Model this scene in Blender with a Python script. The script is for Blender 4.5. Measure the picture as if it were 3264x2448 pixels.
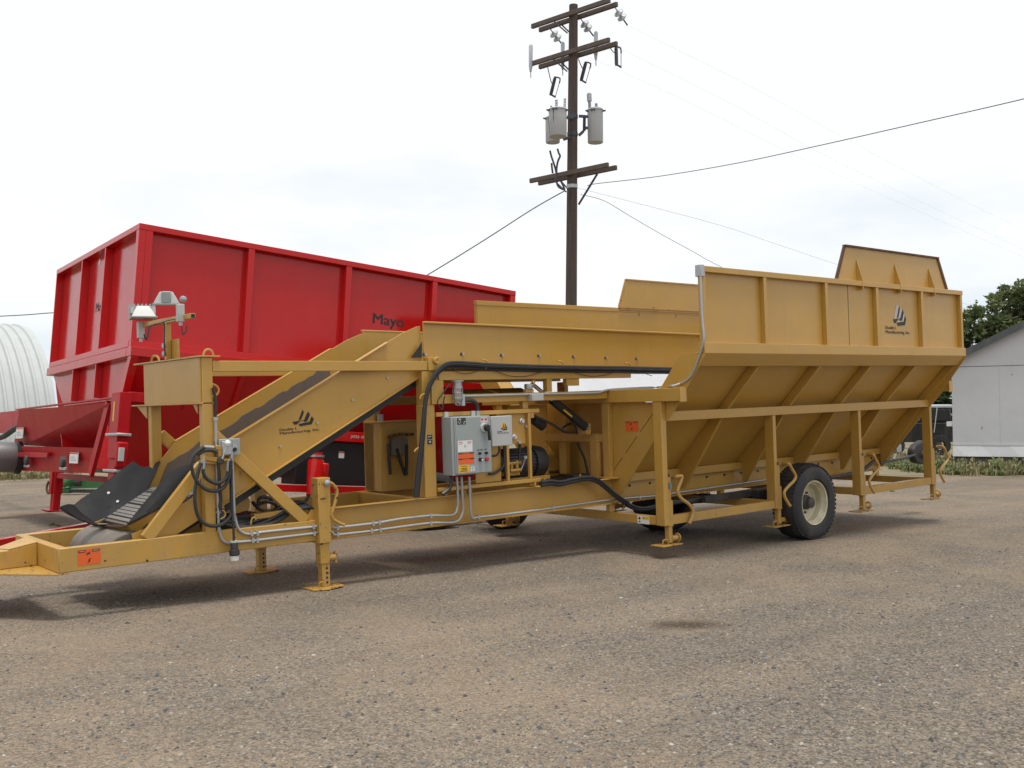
import bpy, bmesh, math, random
import numpy as np
from mathutils import Vector, Matrix

# ------------------------------------------------------------------ scene, camera, light
S = bpy.context.scene
COL = S.collection
for o in list(bpy.data.objects):
    bpy.data.objects.remove(o)
R = math.radians

cam_d = bpy.data.cameras.new('camera')
cam = bpy.data.objects.new('camera', cam_d)
COL.objects.link(cam)
cam_d.sensor_width = 36.0
cam_d.lens = 35.018
cam_d.clip_start = 0.05
cam_d.clip_end = 3000
cam.matrix_world = Matrix(((0.76952, -0.018096, -0.638366, -4.7155),
                           (-0.638598, -0.030543, -0.768934, -8.5),
                           (-0.005583, 0.99937, -0.035059, 1.6024),
                           (0, 0, 0, 1)))
S.camera = cam
S.render.resolution_x, S.render.resolution_y = 1024, 768
S.view_settings.view_transform = 'Standard'
S.view_settings.look = 'None'
S.view_settings.exposure = 0.78
S.view_settings.gamma = 1.0
try:
    S.view_settings.use_curve_mapping = False
except Exception:
    pass
S.render.engine = 'CYCLES'
S.cycles.max_bounces = 6
S.cycles.diffuse_bounces = 3
S.cycles.glossy_bounces = 3

SUN_EL, SUN_AZ = R(80), R(200)          # high summer sun behind thin overcast
W = bpy.data.worlds.new('World')
S.world = W
W.use_nodes = True
nt = W.node_tree
nt.nodes.clear()
N = nt.nodes.new
out = N('ShaderNodeOutputWorld')
sky = N('ShaderNodeTexSky')
sky.sky_type = 'NISHITA'
sky.sun_disc = False
sky.sun_elevation = SUN_EL
sky.sun_rotation = SUN_AZ
bg1 = N('ShaderNodeBackground')
bg1.inputs['Strength'].default_value = 0.09
nt.links.new(sky.outputs[0], bg1.inputs['Color'])
tc = N('ShaderNodeTexCoord')
mp = N('ShaderNodeMapping')
mp.inputs['Scale'].default_value = (1.0, 1.0, 3.2)
mp.inputs['Location'].default_value = (3.1, 0.7, 0.4)
nt.links.new(tc.outputs['Generated'], mp.inputs['Vector'])
nz = N('ShaderNodeTexNoise')
nz.inputs['Scale'].default_value = 2.3
nz.inputs['Detail'].default_value = 5
nz.inputs['Roughness'].default_value = 0.55
nt.links.new(mp.outputs[0], nz.inputs['Vector'])
sep = N('ShaderNodeSeparateXYZ')
nt.links.new(tc.outputs['Generated'], sep.inputs[0])
# thinner cloud towards the horizon
hz = N('ShaderNodeMapRange')
hz.inputs['From Min'].default_value = 0.05
hz.inputs['From Max'].default_value = 0.40
hz.inputs['To Min'].default_value = 0.0
hz.inputs['To Max'].default_value = 1.0
nt.links.new(sep.outputs['Z'], hz.inputs['Value'])
ad = N('ShaderNodeMath'); ad.operation = 'MULTIPLY_ADD'
ad.inputs[1].default_value = 0.50
nt.links.new(hz.outputs[0], ad.inputs[0])
nt.links.new(nz.outputs['Fac'], ad.inputs[2])
rp = N('ShaderNodeValToRGB')
rp.color_ramp.elements[0].position = 0.36
rp.color_ramp.elements[0].color = (0.66, 0.78, 0.90, 1)
rp.color_ramp.elements[1].position = 0.70
rp.color_ramp.elements[1].color = (1.04, 1.05, 1.06, 1)
e = rp.color_ramp.elements.new(0.52)
e.color = (0.84, 0.91, 0.96, 1)
nt.links.new(ad.outputs[0], rp.inputs[0])
bg2 = N('ShaderNodeBackground')
bg2.inputs['Strength'].default_value = 0.585
nt.links.new(rp.outputs[0], bg2.inputs['Color'])
mixs = N('ShaderNodeMixShader')
mixs.inputs[0].default_value = 0.93
nt.links.new(bg1.outputs[0], mixs.inputs[1])
nt.links.new(bg2.outputs[0], mixs.inputs[2])
nt.links.new(mixs.outputs[0], out.inputs['Surface'])

sun_d = bpy.data.lights.new('sun', 'SUN')
sun_d.energy = 1.5
sun_d.angle = R(13)
sun_d.color = (1.0, 0.95, 0.87)
sun = bpy.data.objects.new('sun', sun_d)
COL.objects.link(sun)
sd = Vector((math.sin(SUN_AZ) * math.cos(SUN_EL), math.cos(SUN_AZ) * math.cos(SUN_EL), math.sin(SUN_EL)))
sun.rotation_euler = sd.to_track_quat('Z', 'Y').to_euler()
sun.location = (0, 0, 40)

# ------------------------------------------------------------------ helpers
def V3(p):
    return Vector((float(p[0]), float(p[1]), float(p[2])))

def each(name, mat, parent, shapes):
    return [q.build(name, mat, parent) for q in shapes]

class MB:
    def __init__(self):
        self.v = []
        self.f = []

    def add(self, vs, fs):
        k = len(self.v)
        self.v += [tuple(map(float, p)) for p in vs]
        self.f += [tuple(k + i for i in q) for q in fs]
        return self

    def box(self, x0, x1, y0, y1, z0, z1):
        vs = [(x0, y0, z0), (x1, y0, z0), (x1, y1, z0), (x0, y1, z0), (x0, y0, z1), (x1, y0, z1), (x1, y1, z1), (x0, y1, z1)]
        return self.add(vs, [(0, 3, 2, 1), (4, 5, 6, 7), (0, 1, 5, 4), (1, 2, 6, 5), (2, 3, 7, 6), (3, 0, 4, 7)])

    def bar(self, p, q, w, h, up=(0, 0, 1)):
        p, q, up = V3(p), V3(q), V3(up)
        d = (q - p).normalized()
        s = d.cross(up).normalized() * (w / 2)
        u = s.cross(d).normalized() * (h / 2)
        vs = []
        for c in (p, q):
            vs += [c - s - u, c + s - u, c + s + u, c - s + u]
        return self.add(vs, [(0, 1, 2, 3), (7, 6, 5, 4), (0, 4, 5, 1), (1, 5, 6, 2), (2, 6, 7, 3), (3, 7, 4, 0)])

    def ext(self, pts, vec):
        n = len(pts)
        vec = V3(vec)
        a = [V3(p) for p in pts]
        b = [p + vec for p in a]
        fs = [tuple(range(n)), tuple(range(2 * n - 1, n - 1, -1))]
        for i in range(n):
            j = (i + 1) % n
            fs.append((i, n + i, n + j, j))
        return self.add(a + b, fs)

    def py(self, pts, y0, y1):
        return self.ext([(p[0], y0, p[-1]) for p in pts], (0, y1 - y0, 0))

    def px(self, pts, x0, x1):
        return self.ext([(x0, p[-2], p[-1]) for p in pts], (x1 - x0, 0, 0))

    def pz(self, pts, z0, z1):
        return self.ext([(p[0], p[1], z0) for p in pts], (0, 0, z1 - z0))

    def tube(self, pts, r, n=8, sub=5, caps=True):
        P = [V3(p) for p in pts]
        if sub > 1 and len(P) > 2:
            Q = []
            for i in range(len(P) - 1):
                p0 = P[max(i - 1, 0)]; p1 = P[i]; p2 = P[i + 1]; p3 = P[min(i + 2, len(P) - 1)]
                for k in range(sub):
                    t = k / sub
                    Q.append(0.5 * ((2 * p1) + (p2 - p0) * t + (2 * p0 - 5 * p1 + 4 * p2 - p3) * t * t + (3 * p1 - p0 - 3 * p2 + p3) * t ** 3))
            Q.append(P[-1])
            P = Q
        rs = r if isinstance(r, (list, tuple)) else None
        m = len(P)
        vs, fs = [], []
        nrm = None
        for i, p in enumerate(P):
            t = (P[min(i + 1, m - 1)] - P[max(i - 1, 0)])
            if t.length < 1e-9:
                t = Vector((0, 0, 1))
            t.normalize()
            if nrm is None:
                a = Vector((0, 0, 1)) if abs(t.z) < 0.9 else Vector((1, 0, 0))
                nrm = t.cross(a).normalized()
            else:
                nrm = (nrm - t * nrm.dot(t)).normalized()
            bn = t.cross(nrm)
            rr = r if rs is None else rs[0] + (rs[1] - rs[0]) * i / (m - 1)
            for k in range(n):
                an = 2 * math.pi * k / n
                vs.append(p + (nrm * math.cos(an) + bn * math.sin(an)) * rr)
        for i in range(m - 1):
            for k in range(n):
                k2 = (k + 1) % n
                fs.append((i * n + k, i * n + k2, (i + 1) * n + k2, (i + 1) * n + k))
        if caps:
            fs.append(tuple(range(n - 1, -1, -1)))
            fs.append(tuple((m - 1) * n + k for k in range(n)))
        return self.add(vs, fs)

    def cyl(self, p, q, r, n=16, r2=None):
        return self.tube([p, q], [r, r if r2 is None else r2], n, 1)

    def lathe(self, prof, o, ax, n=32, close=False):
        ax = V3(ax).normalized()
        a = Vector((0, 0, 1)) if abs(ax.z) < 0.9 else Vector((1, 0, 0))
        s = ax.cross(a).normalized()
        t = ax.cross(s)
        o = V3(o)
        vs, fs = [], []
        m = len(prof)
        for (r, h) in prof:
            for k in range(n):
                an = 2 * math.pi * k / n
                vs.append(o + ax * h + (s * math.cos(an) + t * math.sin(an)) * r)
        for i in range(m - 1 if not close else m):
            i2 = (i + 1) % m
            for k in range(n):
                k2 = (k + 1) % n
                fs.append((i * n + k, i2 * n + k, i2 * n + k2, i * n + k2))
        if not close:
            fs.append(tuple(range(n - 1, -1, -1)))
            fs.append(tuple((m - 1) * n + k for k in range(n)))
        return self.add(vs, fs)

    def mesh(self, name, sharp=35):
        me = bpy.data.meshes.new(name)
        me.from_pydata(self.v, [], self.f)
        bm = bmesh.new()
        bm.from_mesh(me)
        bmesh.ops.recalc_face_normals(bm, faces=bm.faces)
        bm.to_mesh(me)
        bm.free()
        me.polygons.foreach_set('use_smooth', [True] * len(me.polygons))
        me.set_sharp_from_angle(angle=R(sharp))
        return me

    def build(self, name, mat, parent=None, bevel=0.0, sharp=35, label=None):
        me = self.mesh(name, sharp)
        o = bpy.data.objects.new(name, me)
        COL.objects.link(o)
        if mat:
            me.materials.append(mat)
        if parent:
            o.parent = parent
        if bevel:
            b = o.modifiers.new('bevel', 'BEVEL')
            b.width = bevel
            b.segments = 2
            b.limit_method = 'ANGLE'
            b.angle_limit = R(40)
        if label:
            o['label'] = label
        return o

def thing(name, label, cat, loc=(0, 0, 0), rot=None, group=None):
    o = bpy.data.objects.new(name, None)
    COL.objects.link(o)
    o.empty_display_size = 0.3
    o.location = loc
    if rot is not None:
        o.rotation_euler = rot
    o['label'] = label
    o['category'] = cat
    if group:
        o['group'] = group
    return o

def tag(o, label=None, cat=None, group=None, kind=None):
    for k, v in (('label', label), ('category', cat), ('group', group), ('kind', kind)):
        if v:
            o[k] = v
    return o

def dup(o, parent, off=(0, 0, 0)):
    c = o.copy()
    COL.objects.link(c)
    c.parent = parent
    c.location = o.location + Vector(off)
    for ch in list(o.children):
        dup(ch, c)
    return c

# materials ----------------------------------------------------------
def mat_base(name):
    m = bpy.data.materials.new(name)
    m.use_nodes = True
    nt = m.node_tree
    return m, nt, nt.nodes['Principled BSDF']

def noise(nt, vec, scale, detail=4, rough=0.55, stretch=None):
    n = nt.nodes.new('ShaderNodeTexNoise')
    n.inputs['Scale'].default_value = scale
    n.inputs['Detail'].default_value = detail
    n.inputs['Roughness'].default_value = rough
    if stretch:
        mp = nt.nodes.new('ShaderNodeMapping')
        mp.inputs['Scale'].default_value = stretch
        nt.links.new(vec, mp.inputs['Vector'])
        vec = mp.outputs[0]
    nt.links.new(vec, n.inputs['Vector'])
    return n.outputs['Fac']

def ramp(nt, fac, p0, p1, c0=(0, 0, 0), c1=(1, 1, 1)):
    r = nt.nodes.new('ShaderNodeValToRGB')
    r.color_ramp.elements[0].position = p0
    r.color_ramp.elements[1].position = p1
    r.color_ramp.elements[0].color = (*c0, 1)
    r.color_ramp.elements[1].color = (*c1, 1)
    nt.links.new(fac, r.inputs[0])
    return r.outputs[0]

def mixc(nt, fac, a, b, mode='MIX'):
    m = nt.nodes.new('ShaderNodeMix')
    m.data_type = 'RGBA'
    m.blend_type = mode
    for key, val in ((0, fac), (6, a), (7, b)):
        if hasattr(val, 'is_linked') or hasattr(val, 'links'):
            nt.links.new(val, m.inputs[key])
        elif key == 0:
            m.inputs[0].default_value = val
        else:
            m.inputs[key].default_value = (*val, 1)
    return m.outputs[2]

def paint(name, col, rough=0.35, metal=0.0, var=0.10, dust=0.15, chips=0.0, chipcol=(0.03, 0.016, 0.010), bump=0.02, dustcol=(0.36, 0.30, 0.22), spec=0.5, coat=0.0, scuff=0.0, grain=0.0):
    m, nt, b = mat_base(name)
    tc = nt.nodes.new('ShaderNodeTexCoord').outputs['Object']
    dark = tuple(c * (1 - var) for c in col)
    lite = tuple(min(1, c * (1 + var)) for c in col)
    c = mixc(nt, noise(nt, tc, 1.7, 5), dark, lite)
    if dust:
        st = ramp(nt, noise(nt, tc, 3.0, 6, 0.6, (1.6, 1.6, 0.35)), 0.46, 0.78)
        mm = nt.nodes.new('ShaderNodeMath'); mm.operation = 'MULTIPLY'; mm.inputs[1].default_value = dust
        nt.links.new(st, mm.inputs[0])
        c = mixc(nt, mm.outputs[0], c, dustcol)
        gr = ramp(nt, noise(nt, tc, 9.0, 6, 0.62, (2.2, 2.2, 0.16)), 0.55, 0.82)
        m2 = nt.nodes.new('ShaderNodeMath'); m2.operation = 'MULTIPLY'; m2.inputs[1].default_value = dust * 0.9
        nt.links.new(gr, m2.inputs[0])
        c = mixc(nt, m2.outputs[0], c, tuple(q * 0.35 for q in col))
    if scuff:
        # fine scratches and rub marks, plus a film of road dust low on the machine
        sc = ramp(nt, noise(nt, tc, 14.0, 6, 0.75, (0.35, 1.0, 1.3)), 0.635, 0.70)
        m3 = nt.nodes.new('ShaderNodeMath'); m3.operation = 'MULTIPLY'; m3.inputs[1].default_value = scuff * 0.55
        nt.links.new(sc, m3.inputs[0])
        c = mixc(nt, m3.outputs[0], c, tuple(q * 0.55 for q in col))
        sp = nt.nodes.new('ShaderNodeSeparateXYZ'); nt.links.new(tc, sp.inputs[0])
        lo = nt.nodes.new('ShaderNodeMapRange')
        lo.inputs['From Min'].default_value = 1.0; lo.inputs['From Max'].default_value = 0.0
        lo.inputs['To Max'].default_value = 0.55
        nt.links.new(sp.outputs['Z'], lo.inputs['Value'])
        m4 = nt.nodes.new('ShaderNodeMath'); m4.operation = 'MULTIPLY'
        nt.links.new(lo.outputs[0], m4.inputs[0])
        nt.links.new(ramp(nt, noise(nt, tc, 5.5, 6, 0.7), 0.42, 0.72), m4.inputs[1])
        c = mixc(nt, m4.outputs[0], c, (0.23, 0.18, 0.125))
    if grain:
        gr2 = ramp(nt, noise(nt, tc, 16.0, 6, 0.7, (1.5, 1.5, 0.05)), 0.35, 0.68)
        m5 = nt.nodes.new('ShaderNodeMath'); m5.operation = 'MULTIPLY'; m5.inputs[1].default_value = grain
        nt.links.new(gr2, m5.inputs[0])
        c = mixc(nt, m5.outputs[0], c, tuple(q * 0.35 for q in col))
    if chips:
        ch = ramp(nt, noise(nt, tc, 22.0, 4, 0.62), 0.70 - chips, 0.715 - chips)
        c = mixc(nt, ch, c, chipcol)
    nt.links.new(c, b.inputs['Base Color'])
    rr = nt.nodes.new('ShaderNodeMapRange')
    rr.inputs['To Min'].default_value = max(0.02, rough - 0.08)
    rr.inputs['To Max'].default_value = rough + 0.12
    nt.links.new(noise(nt, tc, 4.0, 4), rr.inputs['Value'])
    nt.links.new(rr.outputs[0], b.inputs['Roughness'])
    b.inputs['Metallic'].default_value = metal
    b.inputs['Specular IOR Level'].default_value = spec
    if coat:
        b.inputs['Coat Weight'].default_value = coat
        b.inputs['Coat Roughness'].default_value = 0.08
    if bump:
        bp = nt.nodes.new('ShaderNodeBump')
        bp.inputs['Strength'].default_value = bump * 5
        bp.inputs['Distance'].default_value = 0.02
        nt.links.new(noise(nt, tc, 2.6, 3), bp.inputs['Height'])
        nt.links.new(bp.outputs[0], b.inputs['Normal'])
    return m

YEL = paint('mustard_paint', (0.475, 0.272, 0.053), 0.30, dust=0.13, spec=0.52, var=0.13, bump=0.035, scuff=0.5)
YELW = paint('chipped_mustard_paint', (0.475, 0.272, 0.053), 0.36, dust=0.18, scuff=0.6, chips=0.045)
YELC = paint('worn_mustard_paint', (0.44, 0.252, 0.05), 0.42, dust=0.18, chips=0.085)
RED = paint('glossy_red_paint', (0.50, 0.009, 0.009), 0.12, dust=0.02, var=0.06, bump=0.008, spec=0.34)
BLK = paint('black_rubber', (0.016, 0.016, 0.017), 0.55, dust=0.12, dustcol=(0.12, 0.10, 0.08))
REDM = paint('weathered_red_paint', (0.40, 0.005, 0.010), 0.38, dust=0.06, var=0.10, bump=0.01, spec=0.18)
FLAP = paint('dusty_rubber_sheet', (0.014, 0.015, 0.017), 0.6, spec=0.22, dust=0.14, dustcol=(0.13, 0.11, 0.085), bump=0.06)
TYRE = paint('tyre_rubber', (0.018, 0.018, 0.020), 0.62, dust=0.45, dustcol=(0.10, 0.085, 0.065))
CABLE = paint('black_hose', (0.020, 0.022, 0.026), 0.42, dust=0.06)
GREY = paint('grey_enclosure_paint', (0.30, 0.335, 0.335), 0.42, dust=0.06, bump=0.0)
LGREY = paint('light_grey_paint', (0.44, 0.45, 0.44), 0.45, dust=0.06, bump=0.0)
GALV = paint('galvanised_steel', (0.44, 0.45, 0.46), 0.42, metal=0.7, dust=0.05, bump=0.0)
CHROME = paint('bright_plated_steel', (0.62, 0.62, 0.62), 0.25, metal=1.0, dust=0.0, bump=0.0)
SHEET = paint('bare_steel_sheet', (0.70, 0.72, 0.75), 0.30, metal=0.55, dust=0.10, bump=0.05)
BELT = paint('worn_belt', (0.13, 0.10, 0.078), 0.7, dust=0.35, dustcol=(0.20, 0.15, 0.10))
SLAT = paint('worn_slat_steel', (0.20, 0.185, 0.165), 0.5, metal=0.3, dust=0.25)
DKST = paint('dark_steel', (0.035, 0.033, 0.032), 0.5, dust=0.12, bump=0.0)
CREAM = paint('cream_wheel_paint', (0.60, 0.55, 0.38), 0.45, dust=0.55, dustcol=(0.30, 0.22, 0.13), bump=0.0, scuff=0.5)
RUST = paint('rusty_iron', (0.10, 0.045, 0.022), 0.75, dust=0.2, bump=0.05)
PULLEY = paint('worn_pulley_steel', (0.16, 0.16, 0.165), 0.45, metal=0.4, dust=0.1)
DRUM = paint('dusty_drum', (0.14, 0.12, 0.10), 0.6, dust=0.5, bump=0.02)
BRASS = paint('brass_fitting', (0.45, 0.27, 0.07), 0.35, metal=0.6, dust=0.0, bump=0.0)
def flat(name, col, rough=0.5):
    m, nt, b = mat_base(name)
    b.inputs['Base Color'].default_value = (*col, 1)
    b.inputs['Roughness'].default_value = rough
    return m
INK = flat('black_ink', (0.012, 0.012, 0.014))
SILV = flat('silver_ink', (0.46, 0.43, 0.40), 0.4)
WHITE = flat('white_vinyl', (0.72, 0.72, 0.70))
ORANGE = flat('orange_vinyl', (0.72, 0.115, 0.018))
YVIN = flat('yellow_vinyl', (0.72, 0.42, 0.02))
REDV = flat('red_vinyl', (0.50, 0.03, 0.035))
BLUEV = flat('blue_vinyl', (0.10, 0.22, 0.35))
PLATE = flat('name_plate', (0.035, 0.035, 0.035), 0.3)
glass_m, nt_, b_ = mat_base('lamp_glass')
b_.inputs['Base Color'].default_value = (0.75, 0.70, 0.66, 1)
b_.inputs['Roughness'].default_value = 0.12
b_.inputs['Transmission Weight'].default_value = 0.55

def text(name, s, o, xd, ud, h, mat, parent, w=None, off=0.0, thick=0.001):
    """lettering as a thin mesh: lower-left corner o, cap height h, total width w"""
    c = bpy.data.curves.new('t', 'FONT')
    c.body = s
    c.size = 1.0
    t = bpy.data.objects.new('t', c)
    COL.objects.link(t)
    dg = bpy.context.evaluated_depsgraph_get()
    dg.update()
    me = bpy.data.meshes.new_from_object(t.evaluated_get(dg))
    bpy.data.objects.remove(t)
    n = len(me.vertices)
    co = np.zeros(n * 3)
    me.vertices.foreach_get('co', co)
    co = co.reshape(-1, 3)
    x0, x1 = co[:, 0].min(), co[:, 0].max()
    sc = h / 0.70
    sx = sc if w is None else w / (x1 - x0)
    xd, ud = V3(xd).normalized(), V3(ud).normalized()
    nd = xd.cross(ud)
    o = V3(o)
    mb = MB()
    fs = [tuple(p.vertices) for p in me.polygons]
    shifts = [0.0] if not off else [-off * 0.6, 0.0, off * 0.6]
    for i, k in enumerate(shifts):      # heavier strokes
        mb.add([o + xd * ((p[0] - x0) * sx + k * h) + ud * (p[1] * sc) + nd * (thick + 0.0002 * i) for p in co], fs)
    bpy.data.meshes.remove(me)
    me2 = bpy.data.meshes.new(name)
    me2.from_pydata(mb.v, [], mb.f)
    me2.materials.append(mat)
    ob = bpy.data.objects.new(name, me2)
    COL.objects.link(ob)
    ob.parent = parent
    return ob

def sticker(name, o, xd, ud, w, h, mat, parent, thick=0.0015, label=None):
    o, xd, ud = V3(o), V3(xd).normalized(), V3(ud).normalized()
    nd = xd.cross(ud)
    mb = MB()
    a = o + nd * thick
    mb.ext([a, a + xd * w, a + xd * w + ud * h, a + ud * h], -nd * thick * 0.8)
    return mb.build(name, mat, parent, label=label)

def rects(name, o, xd, ud, lst, mat, parent, thick=0.0025):
    o, xd, ud = V3(o), V3(xd).normalized(), V3(ud).normalized()
    nd = xd.cross(ud)
    mb = MB()
    for (x, y, w, h) in lst:
        a = o + nd * thick + xd * x + ud * y
        mb.ext([a, a + xd * w, a + xd * w + ud * h, a + ud * h], -nd * 0.0008)
    return mb.build(name, mat, parent)

EMB_BLACK = [[(1175, 270), (1228, 400), (1100, 750), (985, 772), (1150, 330)],
             [(1405, 385), (1490, 545), (1360, 862), (1215, 890), (1228, 800), (1310, 575)],
             [(1560, 640), (1650, 790), (1550, 1040), (1040, 1085), (985, 962), (1455, 905)],
             [(720, 830), (1225, 785), (1215, 815), (1050, 830), (1010, 890), (930, 915), (960, 960), (810, 985)]]
EMB_LIGHT = [[(960, 270), (1165, 262), (975, 772), (780, 810)],
             [(1235, 390), (1400, 390), (1215, 770), (985, 800), (985, 780), (1105, 752)],
             [(1490, 560), (1550, 640), (1450, 895), (960, 945), (1015, 895), (1200, 890), (1365, 865)]]

def decal(o, xd, ud, parent, kx=2.46e-4, ky=1.9e-4, light=None):
    o, xd, ud = V3(o), V3(xd).normalized(), V3(ud).normalized()
    nd = xd.cross(ud)
    def P(u, v, k):
        return o + xd * ((u - 180) * kx) + ud * ((1400 - v) * ky) + nd * k
    mb = MB()
    for pl in EMB_BLACK:
        mb.ext([P(u, v, 0.002) for u, v in pl], -nd * 0.001)
    e = mb.build('emblem', INK, parent)
    if light:
        mb = MB()
        for pl in EMB_LIGHT:
            mb.ext([P(u, v, 0.0018) for u, v in pl], -nd * 0.001)
        mb.build('emblem_highlight', light, e)
    text('lettering', 'Double L', P(180, 1225, 0.0008), xd, ud, 125 * ky, INK, parent, 740 * kx, 0.06)
    text('lettering', 'Manufacturing, Inc.', P(185, 1395, 0.0008), xd, ud, 125 * ky, INK, parent, 1700 * kx, 0.06)

# ------------------------------------------------------------------ yellow receiving hopper with conveyor
YR = thing('receiving_hopper', 'long mustard yellow hopper trailer with inclined conveyor and grey control box, nearest machine', 'hopper trailer',
           (0, 0, 0), (0, -0.031193271, 0))
XD, UD = (1, 0, 0), (0, 0, 1)
FW = 1.35

# -- frame rails
for k, y0 in enumerate((0.0, FW - 0.075)):
    MB().box(-2.375, 0.10, y0, y0 + 0.075, 0.457, 0.657).build('front_beam', YELW, YR, 0.008)
def channel(y0, s, x0, x1, z0, z1, d=0.085, t=0.010):
    pr = [(0, z0), (d, z0), (d, z1), (0, z1), (0, z1 - t), (d - t, z1 - t), (d - t, z0 + t), (0, z0 + t)]
    return MB().px([(y0 + s * p[0], p[1]) for p in pr], x0, x1)
channel(0.0, 1, 0.09, 10.05, 0.447, 0.755).build('side_channel', YEL, YR, 0.003)
channel(FW, -1, 0.09, 10.05, 0.447, 0.755).build('side_channel', YEL, YR, 0.003)
MB().box(-2.375, -2.30, 0.075, FW - 0.075, 0.4575, 0.6565).build('cross_beam', YELW, YR, 0.006)
for x, z0, z1 in ((1.16, 0.60, 0.752), (2.0, 0.46, 0.56), (2.85, 0.46, 0.56), (-0.55, 0.47, 0.60)):
    MB().box(x, x + 0.08, 0.085, FW - 0.085, z0, z1).build('cross_beam', YEL, YR, 0.005)

# -- hitch
MB().py([(-3.9, 0.457), (-2.376, 0.457), (-2.376, 0.648), (-2.60, 0.612), (-3.9, 0.60)], 0.62, 0.82).build('drawbar', YELW, YR, 0.008)
MB().ext([(-2.376, 0.62, 0.646), (-2.376, 0.955, 0.660), (-2.66, 0.82, 0.606), (-2.60, 0.62, 0.610)], (0, 0, 0.012)).build('gusset_plate', YELW, YR, 0.002)
MB().pz([(-2.40, 0.0), (-2.30, -0.002), (-2.30, FW), (-2.40, FW), (-3.35, 0.90), (-3.35, 0.56), (-2.74, 0.43)], 0.443, 0.456).build('hitch_plate', YELC, YR, 0.002)
MB().py([(-1.72 + 0.27 * math.cos(math.pi * k / 24), 0.475 + 0.235 * math.sin(math.pi * k / 24)) for k in range(25)], 0.20, 1.12).build('tail_drum', DRUM, YR, 0.02)

# -- front masts with panel
MB().box(-1.150, -1.052, 0.0, 0.085, 0.650, 2.200).build('mast', YEL, YR, 0.006)
MB().box(-1.150, -1.052, 1.265, 1.350, 0.650, 2.200).build('mast', YEL, YR, 0.006)
MB().box(-1.166, -1.151, 0.012, 1.40, 1.801, 2.199).build('mast_panel', YEL, YR, 0.002)
MB().box(-1.185, -0.985, -0.02, 1.63, 2.200, 2.214).build('top_plate', YEL, YR, 0.002)
mb = MB().box(-1.195, -1.02, 0.0, 1.684, 1.786, 1.7995)
mb.ext([(-1.16, 1.36, 1.785), (-1.16, 1.63, 1.785), (-1.16, 1.36, 1.66)], (0.012, 0, 0))
mb.ext([(-1.16, 0.10, 1.785), (-1.16, 0.20, 1.785), (-1.16, 0.10, 1.70)], (0.012, 0, 0))
mb.build('shelf_plate', YEL, YR, 0.002)
def ring(c, a, b, r, rr=0.011, name='lifting_ring'):
    c, a, b = V3(c), V3(a), V3(b)
    pts = [c - a * r - b * 0.0] + [c - a * r * math.cos(t) + b * (r * 1.25) * math.sin(t) for t in [math.pi * i / 8 for i in range(9)]]
    return MB().tube(pts[1:], rr, 8, 2).build(name, YEL, YR)
ring((-1.07, 0.04, 2.214), (1, 0, 0), (0, 0, 1), 0.045)
ring((-1.07, 1.34, 2.214), (0.4, -0.92, 0), (0, 0, 1), 0.055)
ring((-1.052, 0.04, 1.905), (0, 0, 1), (1, 0, 0), 0.055)
for p, q in (((-1.665, 0.655), (-1.155, 1.245)), ((-1.045, 1.505), (-0.165, 0.655))):
    for y in (0.028, FW - 0.028):
        if y > 1 and p[0] < -1.5:
            continue            # the far front brace is hidden behind the rubber sheet
        MB().bar((p[0], y, p[1]), (q[0], y, q[1]), 0.052, 0.105).build('diagonal_brace', YEL, YR, 0.004)
MB().box(-1.050, 1.27, 0.0, 0.055, 2.072, 2.168).build('upper_tie', YEL, YR, 0.004)
MB().box(-1.050, 1.27, FW - 0.055, FW, 2.072, 2.168).build('upper_tie', YEL, YR, 0.004)

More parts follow.
